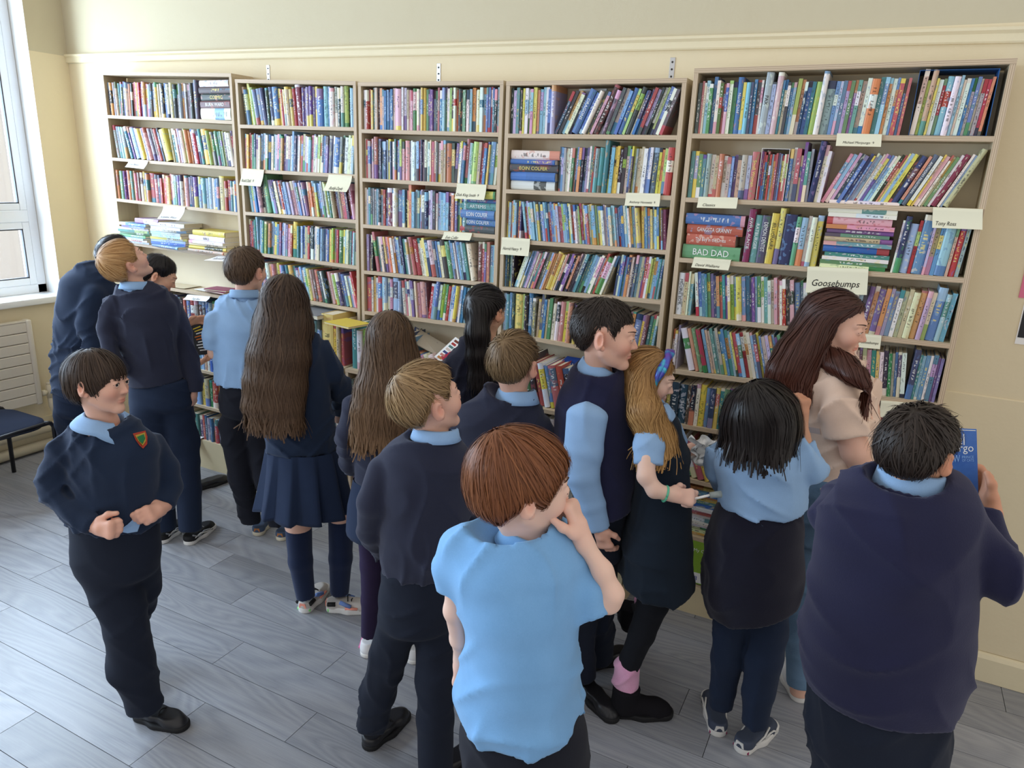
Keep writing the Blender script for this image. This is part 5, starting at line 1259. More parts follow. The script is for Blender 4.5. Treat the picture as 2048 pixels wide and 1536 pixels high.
# ------------------------------------------------------------ girl with long brown hair, pleated skirt
p = Person('girl with very long dark brown hair, pleated navy skirt and knee socks', base=(648, 1222), tr=(460, 480, .5531))
p.head(205, 225, .0, .97, 30, 5, 0, 'fair', (220, 345, 0), .044, .0045)
ch_ = p.T([(118, 282, 215, .095), (92, 295, 310, .095, -.02), (68, 285, 420, .08, -.06), (52, 272, 520, .06, -.08), (48, 262, 600, .045, -.09), (95, 250, 672, .02, -.09)], .03, .012)
p.hair('long', 'long1', .012, (0, .0, .115), 1700, 15, .026, .0046, [ch_], wave=.28, jitter=.05, off=.006)
p.wear('sweatshirt', 'navy_b', [p.T([(180, 262, 350, .05), (150, 330, 380, .08), (132, 350, 430, .095), (130, 365, 560, .10), (128, 380, 680, .105), (130, 390, 758, .11)]), p.L([(325, 405, 46), (372, 480, 42, .0), (402, 545, 38, .04), (398, 610, 33, .18)]), p.L([(145, 430, 42), (140, 540, 38, .12), (190, 600, 32, .25)])], .006, 96, hole=.05)
p.skirt('skirt', [(128, 392, 750, .115), (118, 408, 820, .14), (104, 424, 900, .165), (90, 440, 968, .18)], 11, .022)
legs = [p.L([(240, 960, 50), (248, 1060, 46), (255, 1160, 41), (272, 1285, 31)], foot=(275, 1345)), p.L([(385, 930, 50), (402, 1020, 45), (400, 1150, 40), (396, 1270, 30)], foot=(395, 1320))]
d1, d2 = p.dfl(275, 1345), p.dfl(395, 1320)
p.skin(p.L([(240, 950, 48, 0), (247, 1030, 45, d1*.25), (250, 1062, 40, d1*.34)], cap1=None), p.L([(385, 920, 48, 0), (401, 990, 45, d2*.25), (402, 1025, 40, d2*.34)], cap1=None))
p.wear('knee_socks', 'sock', [p.L([(248, 1045, 47, d1*.3), (255, 1160, 42, d1*.6), (274, 1290, 31, d1)]), p.L([(402, 1003, 46, d2*.3), (400, 1150, 41, d2*.6), (396, 1275, 31, d2)])], 0, body=False)
p.skin(p.L([(395, 610, 20, .18), (390, 650, 18, .22)]))
for hl, to in (((262, 1352), (342, 1262)), ((348, 1335), (488, 1340))):
    sh, fr, L = p.shoe(hl, to, SM['beige'], SM['wsole'], .225, .042, .066, lace=SM['bsole'], liner=SM['coral'], st=.030)
    V, F = tube_vf([fr(x, .012+abs(x)*.3, .014) for x in np.linspace(-.030, .030, 7)], .0085, 25); me = mesh_np('heel_wedge', V-p.B, F, SM['green'], True); tri_clean(me); obj('heel_wedge', me, sh)
    for sx in (-1, 1):
        swoosh(p, sh, fr, .04, [(sx*.031, .015, .045), (sx*.033, .05, .048)], .010, SM['bsole'], 'heel_panel'); swoosh(p, sh, fr, .04, [(sx*.034, .07, .060), (sx*.038, .12, .040)], .009, SM['bluepatch'], 'side_panel'); swoosh(p, sh, fr, .04, [(sx*.040, .095, .032), (sx*.040, .15, .032)], .006, SM['coral'])
p.finish()
# ------------------------------------------------------------ second long-haired girl
p = Person('girl with long chestnut hair, navy sweatshirt, short skirt and plum tights', base=(745, 1312))
p.head(781, 682, .0, .98, 10, 5, 0, 'fair', (783, 752, 0), .044, .006, face=False)
ch_ = p.T([(742, 822, 670, .095), (728, 836, 720, .09, -.02), (714, 842, 780, .075, -.05), (704, 832, 830, .055, -.07), (704, 815, 865, .03, -.08), (722, 790, 888, .015, -.08)], .03, .012)
p.hair('long', 'long2', .012, (0, .0, .115), 1700, 14, .024, .0046, [ch_], wave=.22, jitter=.05, off=.006)
p.wear('sweatshirt', 'navy', [p.T([(755, 815, 758, .05), (728, 850, 775, .08), (706, 875, 815, .095), (706, 880, 880, .10), (710, 882, 955, .105), (708, 882, 968, .105)]), p.L([(712, 815, 27), (696, 870, 25, .0), (700, 925, 22, .08), (735, 945, 19, .20)]), p.L([(865, 815, 27), (880, 880, 24, .05), (860, 940, 20, .2)])], .006, 96, hole=.05)
p.skirt('skirt', [(706, 884, 958, .11), (694, 893, 1010, .14), (690, 900, 1062, .155)], 3, .006)
p.wear('tights', 'tights', [p.L([(740, 1050, 26), (744, 1130, 23), (742, 1200, 19), (738, 1272, 15)], foot=(735, 1316)), p.L([(820, 1050, 26), (822, 1130, 23), (822, 1270, 16)], foot=(820, 1330))], 0)
p.skin(p.L([(735, 945, 11, .20), (760, 945, 10, .26)]))
for hl, to in (((732, 1318), (752, 1276)), ((822, 1330), (845, 1290))):
    sh, fr, L = p.shoe(hl, to, SM['white'], SM['wsole'], .225, .042, .075)
    for sx in (-1, 1): swoosh(p, sh, fr, .04, [(sx*.033, .025, .035), (sx*.036, .05, .028), (sx*.038, .08, .034), (sx*.037, .12, .048)], .007, SM['pink'])
p.finish()
# ------------------------------------------------------------ dark blond boy from behind
p = Person('dark blond boy seen from behind in charcoal-navy jumper and navy trousers', head_at=(850, 735), H=1.40, tr=(690, 560, .6356))
p.head(262, 382, .0, .99, 62, 12, 0, 'fair', (285, 500, 0), .049, .0042)
p.hair('crop', 'blond2', .018, (-.01, -.062, .085), 1300, 7, .0155, .0038, jitter=.16, off=.007, side_t=.008, lift=.006)
p.wear('jumper', 'navy', [p.T([(220, 345, 515, .055), (170, 378, 532, .085), (112, 405, 580, .105), (108, 398, 680, .11), (112, 385, 780, .115), (112, 372, 850, .115), (120, 362, 905, .115)]), p.L([(118, 600, 48, .0), (82, 700, 44, -.02), (78, 790, 40, .03), (125, 850, 36, .14)]), p.L([(395, 620, 50), (420, 740, 45, .04), (400, 830, 40, .15)])], .007, 83, hole=.054)
dl = p.dfl(85, 1480); dr = p.dfl(285, 1580)
p.wear('trousers', 'trou', [p.T([(122, 355, 885, .105), (108, 350, 1000, .12), (108, 350, 1050, .12)]), p.L([(170, 1070, 64, 0), (138, 1180, 60, dl*.4), (104, 1300, 54, dl*.8), (84, 1400, 48, dl)]), p.L([(285, 1070, 66, 0), (285, 1250, 60, dr*.5), (285, 1380, 58, dr*.8), (285, 1545, 54, dr)])], .008, 102, k=.02)
p.skin(p.L([(128, 850, 22, .14), (150, 865, 20, .2)]))
p.collar('shirt', 25, None, None, .0, .055, .038, .036, .016, .1, .4, 0)
p.shoe((62, 1482), (170, 1388), SM['black'], SM['bsole'], .225, .042, .06, lace=SM['bsole'])
p.shoe((270, 1580), (330, 1540), SM['black'], SM['bsole'], .225, .042, .06)
p.finish()
# ------------------------------------------------------------ girl with black ponytail
p = Person('girl with black ponytail in dark navy jumper facing the ledge', head_at=(975, 578), H=1.47, tr=(690, 560, .6356))
p.head(442, 100, .0, .98, 35, -12, 0, 'olive', (450, 190, 0), .044, .0048)
ch_ = p.T([(385, 445, 100, .06, -.06), (382, 452, 170, .04, -.10), (385, 460, 240, .03, -.11), (392, 462, 300, .022, -.11), (410, 450, 335, .012, -.11)], .02, .01)
p.hair('tied', 'black', .012, (-.015, -.085, .04), 1100, 9, .020, .0036, [ch_], jitter=.04, off=.003)
p.wear('jumper', 'wool', [p.T([(405, 490, 205, .05), (350, 520, 225, .085), (318, 535, 270, .10), (318, 535, 360, .105), (325, 530, 500, .11), (325, 530, 620, .11)]), p.L([(325, 290, 40), (310, 390, 36, .02), (330, 480, 30, .16)]), p.L([(525, 290, 38), (540, 390, 34, .04), (520, 470, 30, .16)])], .005, hole=.05)
p.wear('skirt', 'pinafore', [p.T([(325, 530, 600, .11), (305, 550, 760, .15)])], .004)
p.wear('tights', 'btights', [p.L([(390, 740, 38), (395, 900, 30), (400, 1040, 20)], foot=(400, 1085)), p.L([(470, 740, 38), (475, 900, 30), (480, 1040, 20)], foot=(480, 1085))], 0)
p.skin(p.L([(330, 480, 18, .16), (345, 470, 16, .22)]), p.L([(520, 470, 18, .16), (505, 460, 16, .22)]))
for x in (398, 480): p.shoe((x, 1090), (x+25, 1050), SM['black'], SM['bsole'], .215, .038)
p.finish()
# ------------------------------------------------------------ brown-haired boy in the middle row
p = Person('light brown haired boy with ragged shirt collar over navy jumper, head down', head_at=(1030, 665), H=1.42, tr=(690, 560, .6356))
p.head(530, 268, .0, 1.0, 22, -8, 0, 'fair', (540, 372, 0), .050, .0045)
p.hair('crop', 'lbrown', .015, (-.004, -.075, .075), 1300, 7, .0150, .0036, jitter=.12, off=.006, lift=.003, side_t=.010)
p.wear('jumper', 'navy', [p.T([(478, 606, 385, .055), (405, 630, 405, .09), (350, 645, 455, .11), (342, 640, 560, .115), (350, 638, 700, .115), (355, 636, 820, .115)]), p.L([(362, 475, 44), (340, 580, 40, .0), (370, 680, 35, .12)]), p.L([(626, 478, 38), (632, 580, 36, .04), (615, 680, 32, .16)])], .006, hole=.056)
p.wear('trousers', 'trou', [p.T([(355, 648, 800, .11), (350, 650, 900, .12)]), p.L([(420, 960, 66), (420, 1150, 52), (420, 1330, 42)], foot=(420, 1370)), p.L([(570, 960, 66), (570, 1150, 52), (570, 1330, 42)], foot=(570, 1370))], .006)
p.collar('shirt', 5, None, None, 0, .058, .034, .046, .022, .12, .4, 0)
p.skin(p.L([(370, 680, 20, .12), (390, 690, 18, .2)]), p.L([(615, 680, 19, .16), (598, 690, 17, .2)]))
for x in (418, 568): p.shoe((x, 1375), (x+30, 1335), SM['black'], SM['bsole'], .225, .04)
p.finish()
# ------------------------------------------------------------ auburn boy in sky blue polo, nearest
p = Person('auburn-haired boy in sky blue polo shirt holding his hand to his mouth', head_at=(1044, 853), H=1.45, tr=(860, 820, .4661))
p.head(392, 328, .0, 1.03, 72, -6, 0, 'pale', (430, 565, .0), .048, .0036, blush=1.0)
p.hair('mop', 'auburn', .018, (-.012, -.058, .095), 2000, 10, .0150, .0036, jitter=.08, off=.006, down=.25)
sl = [p.L([(135, 590, 95, .0), (105, 690, 80, .0), (108, 775, 68, .0)], cap1=.008), p.L([(620, 700, 90, .0), (670, 780, 92, -.02), (700, 870, 82, -.03)], cap1=.008)]
p.wear('polo_shirt', 'polo', [p.T([(250, 560, 560, .06), (150, 630, 590, .10), (72, 660, 670, .125), (120, 645, 800, .14), (150, 640, 950, .145), (135, 642, 1100, .15), (112, 652, 1200, .15), (125, 655, 1280, .145)], cap0=.02, cap1=.02)]+sl, .008, 62, h=.0085, hole=.056, hole_up=.012, k=.025)
p.skin(p.L([(112, 740, 46, .0), (105, 860, 44, .0), (128, 980, 40, .03), (140, 1060, 34, .08)], cap1=None), p.L([(680, 800, 62, -.02), (765, 818, 52, -.03), (785, 790, 44, -.04), (740, 690, 42, -.03), (655, 560, 34, -.01)], cap1=None))
p.hand((140, 1060, .08), (118, 1200, .10), (1, 0, .4), 'L', .4, .9)
p.hand((652, 545, -.01), (596, 385, .01), (-.9, .1, -.35), 'R', [.55, .75, .85, .9], .92, .6)
p.wear('trousers', 'black', [p.T([(135, 645, 1235, .13), (130, 670, 1400, .14), (140, 690, 1520, .15)], cap0=.02), p.L([(270, 1540, 130), (280, 1800, 105), (290, 2130, 85)], foot=(290, 2200)), p.L([(540, 1540, 130), (540, 1800, 105), (540, 2130, 85)], foot=(540, 2200))], .007, keep=False)
p.collar('polo', 70, 432, 572, 0, .056, .030, .036, .020, .2, .35, .020)
for x in (285, 540): p.shoe((x, 2215), (x+60, 2120), SM['black'], SM['bsole'], .225, .042)
p.finish()
# ------------------------------------------------------------ boy in sleeveless pullover, profile
p = Person('short dark-haired boy in navy sleeveless pullover over light blue shirt, in profile', base=(1192, 1392), tr=(1080, 580, .5732))
p.head(230, 158, -.05, 1.03, 94, -4, 0, 'fair', (205, 290, .0), .052, .0030, .0040, 1.5, (0, -.35), (80, 66, 54))
p.hair('crop', 'dark', .013, (0, -.02, .11), 1300, 5, .0135, .0034, jitter=.30, off=.005, lift=.006, side_t=.005)
slv = p.L([(165, 440, 76, -.13), (150, 560, 68, -.15), (148, 650, 58, -.16), (182, 750, 46, -.15), (205, 835, 38, -.14)], flat=.62)
p.wear('shirt', 'shirt', [slv, p.L([(240, 440, 60, .13), (250, 560, 52, .16), (260, 650, 44, .16)])], .0045, 70)
p.hand((208, 835, -.14), (232, 905, -.13), (.6, 0, -1), 'R', .35, .9)
p.wear('sleeveless_pullover', 'knit', [p.T([(140, 262, 300, .07), (95, 305, 325, .11), (55, 325, 420, .135), (48, 334, 540, .14), (95, 334, 650, .14), (150, 322, 735, .135), (165, 315, 755, .13)])], .006, 83, hole=.054)
dA = p.dfl(165, 1325); dB = p.dfl(150, 1400)
p.wear('trousers', 'trou', [p.T([(130, 305, 735, .125), (70, 295, 830, .13), (75, 290, 900, .13)]), p.L([(200, 920, 78, .06), (195, 1080, 64, dA*.6), (205, 1200, 56, dA*.9), (205, 1285, 50, dA)]), p.L([(160, 920, 80, -.06), (140, 1080, 62, dB*.6), (142, 1220, 52, dB), (150, 1350, 44, dB)])], .007, k=.02)
p.collar('shirt', 95, 205, 285, 0, .056, .036, .040, .020, .2, .42, .028)
p.shoe((160, 1322), (285, 1282), SM['black'], SM['bsole'], .235, .042)
p.shoe((140, 1380), (225, 1472), SM['black'], SM['bsole'], .235, .042)
p.finish()
# ------------------------------------------------------------ girl with shiny headband
p = Person('long golden-haired girl with shiny purple-blue headband, dark pinafore and boots', base=(1275, 1422), tr=(1080, 580, .5732))
p.head(378, 306, .07, .91, 92, -14, 0, 'pale', (385, 415, .0), .042, .0030, .0022, .9, (0, -.6), (90, 100, 110))
ch_ = p.T([(306, 390, 275, .075, .06), (304, 392, 350, .065, .01), (314, 424, 430, .055, -.08), (345, 470, 520, .04, -.09), (420, 495, 580, .02, -.10)], .03, .01)
p.hair('long', 'golden', .010, (0, .03, .112), 1600, 14, .024, .0040, [ch_], wave=.25, jitter=.05, off=.005)
p.wear('shirt', 'shirt', [p.L([(385, 465, 52, -.08), (380, 540, 54, -.13), (378, 610, 50, -.16)], flat=.75), p.L([(450, 470, 40, .10), (480, 540, 38, .12)]), p.T([(350, 430, 420, .05), (340, 470, 450, .09), (345, 490, 520, .1)])], .006, 108, hole=.046)
p.skin(p.L([(372, 590, 32, -.16), (370, 650, 30, -.19), (400, 698, 27, -.20), (450, 712, 22, -.19)], cap1=None), p.L([(480, 530, 22, .12), (495, 560, 20, .14), (512, 560, 18, .16)], cap1=None))
p.hand((455, 713, -.19), (548, 728, -.17), (.2, -.4, -1), 'R', [.45, .6, .7, .75], .88, .9)
p.hand((510, 560, .16), (560, 575, .20), (.2, .2, 1), 'L', .5, .8)
p.wear('pinafore', 'pinafore', [p.T([(352, 455, 435, .06), (345, 490, 480, .10), (350, 512, 560, .125), (335, 518, 660, .135), (318, 522, 760, .15), (288, 526, 880, .18), (278, 528, 980, .20), (276, 528, 1004, .205)], cap1=.008)], .005, 76, hole=.05)
dA = p.dfl(290, 1465)
p.wear('tights', 'btights', [p.L([(400, 1000, 60, .0), (395, 1090, 54, .0), (355, 1200, 45, dA*.5), (315, 1290, 38, dA), (302, 1340, 34, dA)]), p.L([(400, 1000, 60, .10), (405, 1070, 50, .12), (380, 1110, 42, .22), (345, 1125, 36, .32)])], .0025)
p.wear('pink_sock', 'pinksock', [p.L([(303, 1318, 45, dA), (298, 1388, 46, dA)])], .010, 160, body=False)
p.wear('pink_sock', 'pinksock', [p.L([(352, 1090, 20, .28), (338, 1150, 30, .33)])], .010, 160, body=False)
p.shoe((248, 1472), (428, 1480), SM['ugg'], SM['bsole'], .235, .050, .09, boot=.115, st=.022)
bt = onfloor(*p.px(300, 1180)); 
sh, fr, L = p.shoe((318, 1200), (298, 1130), SM['ugg'], SM['bsole'], .20, .044, .09, boot=.10, st=.02, hz=.16)
p.collar('shirt', 88, 392, 412, 0, .046, .030, .034, .018, .25, .42, .022)
# twisted headband over the crown
V_, F_ = [], []; off = 0; HS = p.hS
for kk in range(2):
    pts = [p.hc+p.hR@(np.array([math.sin(a)*(.083+.004*kk), .030+.012*math.cos(a*1.0)+(.007 if kk else -.007)*math.cos(3*a), .020+math.cos(a)*(.097+.003*math.sin(3*a+kk*3))])*HS) for a in np.linspace(-1.75, 1.75, 36)]
    v, f_ = tube_vf(pts, [.0115*HS*(.75+.35*math.cos(a*.8)) for a in np.linspace(-1.75, 1.75, 36)], 10); V_.append(v); F_.append(f_+off); off += len(v)
t = NT('iridescent_satin'); t.set(.25, .6); nz = t.noise(t.coord('Object', (1, 1, 1)), 26, 1, .4, .6); cr = t.n('ShaderNodeValToRGB'); t.l(nz, cr.inputs[0])
cr.color_ramp.elements[0].color = lin((70, 196, 214))+(1,); cr.color_ramp.elements[0].position = .38; cr.color_ramp.elements[1].color = lin((104, 66, 170))+(1,); cr.color_ramp.elements[1].position = .60; ce = cr.color_ramp.elements.new(.5); ce.color = lin((74, 92, 190))+(1,)
t.base(cr.outputs[0]); t.b.inputs['Metallic'].default_value = .35
me = mesh_np('headband', np.concatenate(V_)-p.B, np.concatenate(F_), t.m, True); tri_clean(me); obj('headband', me, p.e)
wr = p.P(437, 711, -.195); ax = unit(p.P(460, 716, -.19)-p.P(415, 703, -.20)); u_ = unit(np.cross(ax, [0, 0, 1])); v_ = np.cross(ax, u_)
pts = [wr+.0245*(math.cos(a)*u_+math.sin(a)*v_) for a in np.linspace(0, 2*np.pi, 25)]
V, F = tube_vf(pts, .0036, 8); me = mesh_np('bracelet', V-p.B, F, m_plain('mint_bracelet', (96, 196, 160), .5), True); tri_clean(me); obj('bracelet', me, p.e)
tq = [p.P(540, 535, .14), p.P(600, 590, .14)]; stk = (p.P(540, 728, -.17), p.P(592, 716, -.16)); stk2 = p.P(632, 712, -.15)
p13 = p
p.finish()
# ------------------------------------------------------------ black bob, blue shirt, jumper tied round waist
p = Person('child with black bob in light blue shirt and dark jumper tied round the waist', base=(1472, 1482), tr=(1380, 560, .6354))
p.head(232, 425, .0, .98, 25, 18, 0, 'tan', (225, 520, .0), .044, .006, face=False)
ch_ = p.T([(128, 325, 385, .115, -.0), (108, 338, 435, .115, -.01), (108, 338, 485, .10, -.02), (128, 318, 525, .07, -.04), (165, 275, 545, .035, -.05)], .03, .012)
p.hair('bob', 'black', .016, (-.03, -.01, .112), 1500, 11, .0215, .0050, [ch_], jitter=.05, off=.004)
p.wear('shirt', 'shirt', [p.T([(165, 310, 500, .06), (110, 355, 520, .10), (80, 372, 570, .12), (98, 362, 650, .12), (96, 360, 690, .13), (94, 360, 712, .132)]), p.L([(345, 555, 52), (388, 600, 42, .02), (392, 590, 34, .05), (362, 515, 28, .08)]), p.L([(98, 545, 42), (85, 600, 38, .06), (110, 650, 32, .16)])], .010, 76, hole=.05)
p.skin(p.L([(375, 545, 22, .07), (352, 490, 22, .09), (350, 440, 18, .10)], cap1=None), p.L([(110, 650, 18, .16), (125, 660, 16, .22)]))
p.hand((350, 442, .10), (362, 372, .10), (-.6, 0, -1.), 'R', [.6, .7, .8, .8], .86, .6)
p.wear('tied_jumper', 'wool', [p.T([(106, 346, 680, .11), (72, 350, 770, .145), (45, 348, 890, .165), (42, 342, 960, .168), (55, 335, 1000, .162), (72, 330, 1020, .155)], cap1=.015)], .006, 51)
p.wear('trousers', 'trou_b', [p.L([(150, 950, 62), (132, 1080, 54), (118, 1190, 52), (104, 1290, 40), (98, 1340, 36)], foot=(95, 1430)), p.L([(255, 950, 64), (248, 1080, 58), (232, 1190, 56), (216, 1300, 47), (206, 1400, 40)], foot=(200, 1490))], .006)
for hl, to in (((90, 1442), (68, 1350)), ((150, 1490), (270, 1395))):
    sh, fr, L = p.shoe(hl, to, SM['greymesh'], SM['wsole'], .232, .042, .064, liner=SM['wsole'], st=.028)
    V, F = tube_vf([fr(x, .014+abs(x)*.3, .010) for x in np.linspace(-.03, .03, 7)], .008, 25); me = mesh_np('heel_gel', V-p.B, F, SM['mag'], True); tri_clean(me); obj('heel_gel', me, sh)
    for sx in (-1, 1):
        swoosh(p, sh, fr, .04, [(sx*.034, .055, .030), (sx*.038, .10, .045), (sx*.030, .14, .058)], .0035, SM['wsole']); swoosh(p, sh, fr, .04, [(sx*.036, .11, .030), (sx*.040, .13, .044), (sx*.038, .16, .038), (sx*.040, .18, .026)], .0035, SM['wsole'])
p.finish()
# ------------------------------------------------------------ woman in peach T-shirt
p = Person('woman with long dark auburn hair in peach T-shirt and blue jeans, looking aside', base=(1598, 1398), tr=(1380, 560, .6354))
p.head(456, 140, .0, 1.05, 99, -8, -4, 'fair', (430, 262, .0), .052, .0030, .0026, 1.0, (0, -.5), (84, 66, 54))
ch1 = p.T([(372, 470, 90, .09), (325, 425, 170, .09, -.02), (275, 405, 240, .085, -.05), (245, 410, 300, .06, -.08), (250, 370, 350, .03, -.10)], .03, .012)
ch2 = p.T([(380, 450, 225, .05, .0), (428, 526, 268, .035, -.08), (488, 556, 300, .022, -.135), (545, 574, 334, .010, -.16)], .02, .01)
p.hair('part', 'wine', .010, (-.02, .060, .095), 1800, 14, .024, .0046, [ch1, ch2], jitter=.04, off=.004)
p.wear('tshirt', 'peach', [p.T([(380, 500, 265, .06), (345, 545, 290, .10), (332, 568, 350, .13), (340, 576, 430, .135), (352, 574, 520, .13), (362, 572, 590, .13), (360, 572, 618, .13)]), p.L([(470, 345, 70, -.08), (486, 410, 72, -.12), (502, 490, 70, -.13)], cap1=.008), p.L([(540, 340, 50, .12), (560, 430, 46, .16)])], .013, 95, hole=.058)
p.skin(p.L([(500, 460, 48, -.13), (520, 540, 42, -.14), (546, 600, 35, -.10), (585, 640, 28, -.02)], cap1=None), p.L([(560, 420, 34, .16), (575, 500, 30, .2)], cap1=None))
p.hand((585, 640, -.02), (625, 655, .05), (0, 1, .2), 'R', .3, .95)
p.wear('jeans', 'jeans', [p.T([(358, 574, 605, .125), (338, 580, 700, .14), (328, 580, 800, .14)]), p.L([(385, 850, 76), (362, 1000, 60), (350, 1130, 48), (346, 1268, 40)], foot=(350, 1320)), p.L([(510, 850, 76), (520, 1000, 60), (525, 1150, 48), (525, 1290, 42)], foot=(525, 1350))], .006, 128)
p.skin(p.L([(346, 1255, 30, p.dfl(350, 1320)), (346, 1300, 30, p.dfl(350, 1320))]))
p.shoe((352, 1335), (292, 1222), SM['white'], SM['wsole'], .255, .044, .07, lace=SM['wsole'], st=.026)
p.shoe((530, 1365), (560, 1275), SM['white'], SM['wsole'], .255, .044, .07, st=.026)
p.patch('tshirt_letters', [(372, 462), (408, 468), (410, 486), (376, 480)], m_plain('grey_print', (196, 180, 176), .7))
p.finish()
# ------------------------------------------------------------ sturdy boy with the blue book
p = Person('dark-haired sturdy boy in navy knitted jumper holding up a blue book', head_at=(1830, 810), H=1.50, tr=(1580, 790, .4855))
p.head(520, 236, .0, .87, 24, -6, 0, 'tan', (478, 415, .0), .050, .0038)
p.hair('crop', 'dark', .016, (0, -.06, .095), 1700, 6, .0150, .0038, jitter=.26, off=.008, lift=.006, side_t=.011)
p.wear('jumper', 'knit', [p.T([(340, 610, 445, .07), (200, 730, 470, .12), (125, 780, 560, .155), (118, 740, 690, .17), (98, 720, 840, .175), (68, 712, 980, .18), (62, 696, 1090, .18), (80, 668, 1155, .175), (98, 645, 1192, .17)], cap1=.02), p.L([(755, 600, 98, .0), (835, 690, 92, .0), (855, 760, 86, .0), (850, 650, 66, .06), (812, 480, 56, .12)]), p.L([(165, 500, 84, .06), (215, 420, 74, .18), (300, 345, 54, .28), (345, 318, 46, .33)])], .007, 57, hole=.062, h=.0085)
p.ringband('neckband', 'knit', p.nb+p.neckdir*.012, 10, .080, .078, .012, .12)
p.collar('shirt', 15, 478, 412, 0, None, .062, .050, .016, .12, .35, 0, 1.0)
p.skin(p.L([(345, 318, 30, .33), (400, 315, 28, .36)], cap1=None))
p.hand((400, 318, .36), (520, 345, .36), (0, .3, .6), 'L', .4, .95)
p.hand((832, 468, .14), (798, 352, .19), (-1., .1, -.1), 'R', [.4, .45, .5, .55], .9, .25)
p.wear('trousers', 'trou', [p.T([(92, 640, 1140, .16), (88, 610, 1330, .17), (95, 600, 1420, .17)], cap0=.02), p.L([(225, 1450, 138), (240, 1800, 110), (250, 2100, 90)], foot=(250, 2180)), p.L([(455, 1450, 130), (450, 1800, 108), (450, 2100, 88)], foot=(450, 2180))], .007, 70, keep=False)
for x in (245, 445): p.shoe((x, 2200), (x+30, 2090), SM['black'], SM['bsole'], .235, .044)
bq = [p.P(x, y, .17) for x, y in ((560, 140), (769, 149), (776, 408), (575, 428))]
p.finish()
t = NT('blue_mountain_cover'); t.set(.35, .45); nz = t.noise(t.coord('Object'), 14, 5, .6); t.base(t.mix(nz, lin((30, 62, 150)), lin((92, 140, 204))))
o, c, nr = held_book('book', bq, .018, t.m, 'blue paperback with white title lettering held up by the sturdy boy')
on_quad(bq, 'Michael', .05, .76, .05, .22, M['wht_ink'], o, c, nr, 'title'); on_quad(bq, 'Morpurgo', .05, .93, .20, .36, M['wht_ink'], o, c, nr, 'title')
on_quad(bq, 'PRINCE', .70, .93, .385, .425, m_plain('pale_blue_print', (150, 190, 236), .5), o, c, nr, 'title'); on_quad(bq, 'OF CATS', .70, .93, .435, .475, m_plain('pale_blue_print', (150, 190, 236), .5), o, c, nr, 'title')
on_quad(bq, 'OUTLAW', .1, .66, .37, .48, m_plain('pale_blue_print', (150, 190, 236), .5), o, c, nr, 'title')
# ================================================================= loose things on the shelves
def plate(name, q, th, mat, label, cat, up=(0, 0, 1)):
    """flat thing from four 3-D corners (top face), thickness downwards"""
    q = np.array(q); u_ = np.asarray(up, float); c = q.mean(0); V = np.concatenate([q-u_*th, q])-c
    me = mesh_np(name, V, BOXF, mat); bm = bmesh.new(); bm.from_mesh(me); bmesh.ops.recalc_face_normals(bm, faces=bm.faces[:]); bm.to_mesh(me); bm.free()
    o = obj(name, me, None, c); return tag(o, label, cat), c
def flatq(cx, cy, z, w, d, ang):
    a = math.radians(ang); X = np.array([math.cos(a), math.sin(a), 0]); Y = np.array([-math.sin(a), math.cos(a), 0]); c = np.array([cx, cy, z])
    return [c-X*w/2-Y*d/2, c+X*w/2-Y*d/2, c+X*w/2+Y*d/2, c-X*w/2+Y*d/2]
def lying(name, cx, cy, z, w, d, th, ang, mat, label, cat='book'):
    """closed book lying flat: cover top, pages, bottom"""
    o, c = plate(name, flatq(cx, cy, z+th, w, d, ang), .0015, mat, label, cat)
    V = np.concatenate([np.array(flatq(cx, cy, z, w, d, ang)), np.array(flatq(cx, cy, z+.0015, w, d, ang))])-c; obj('back_cover', mesh_np('back_cover', V, BOXF, mat), o)
    V = np.concatenate([np.array(flatq(cx, cy, z+.0015, w*.97, d*.97, ang)), np.array(flatq(cx, cy, z+th-.0015, w*.97, d*.97, ang))])-c; obj('pages', mesh_np('pages', V, BOXF, M['pages']), o)
    return o
LZ = .917
cv = lambda nm, rgb, r=.4: m_plain(nm, rgb, r, .4, .06)
c_ = hit(690, 646, 2, 1.165); lying('book', c_[0], c_[1]+.02, 1.155, .15, .19, .010, 80, cv('yellow_cover', (226, 200, 70)), 'yellow picture book lying across the top of standing books, second bookcase')
c_ = hit(630, 628, 2, 1.165); lying('box_file', c_[0]-.02, c_[1]+.03, 1.155, .20, .24, .022, 84, cv('grey_card', (120, 124, 130)), 'grey flat box lying on the standing books, second bookcase', 'box')
# botanical booklet and red encyclopedia propped on the ledge of the third bookcase
q = [onY(830, 653, .05), onY(893, 690, .03), onY(874, 709, -.07), onY(822, 683, -.05)]
o, c, nr = held_book('booklet', q, .006, cv('beige_cover', (178, 168, 150)), 'beige booklet with sketched plants lying on the ledge, third bookcase', cat='booklet')
for k in range(9):
    u0 = .12+.27*(k % 3); v0 = .2+.25*(k//3); on_quad(q, None, u0, u0+.12, v0, v0+.05, cv('sketch_ink', (104, 98, 92), .8), o, c, nr, 'sketch')
on_quad(q, None, 0, .14, 0, .5, cv('blue_corner', (72, 84, 112)), o, c, nr, 'corner_panel')
q = [onY(868, 714, -.13), onY(911, 674, -.02), onY(978, 722, -.06), onY(934, 764, -.16)]
o, c, nr = held_book('book', q, .012, cv('crimson_cover', (176, 24, 62)), 'crimson encyclopedia with white picture strip propped on the ledge, third bookcase')
on_quad(q, None, 0, 1, .0, .22, M['paper'], o, c, nr, 'picture_strip')
for k in range(7):
    u0 = .06+k*.13; on_quad(q, None, u0, u0+.085, .05, .17, cv('round_picture', [(190, 120, 60), (190, 120, 110), (50, 60, 120), (210, 190, 180), (80, 120, 120), (170, 50, 50), (120, 50, 30)][k]), o, c, nr, 'picture').location = -nr*.0006
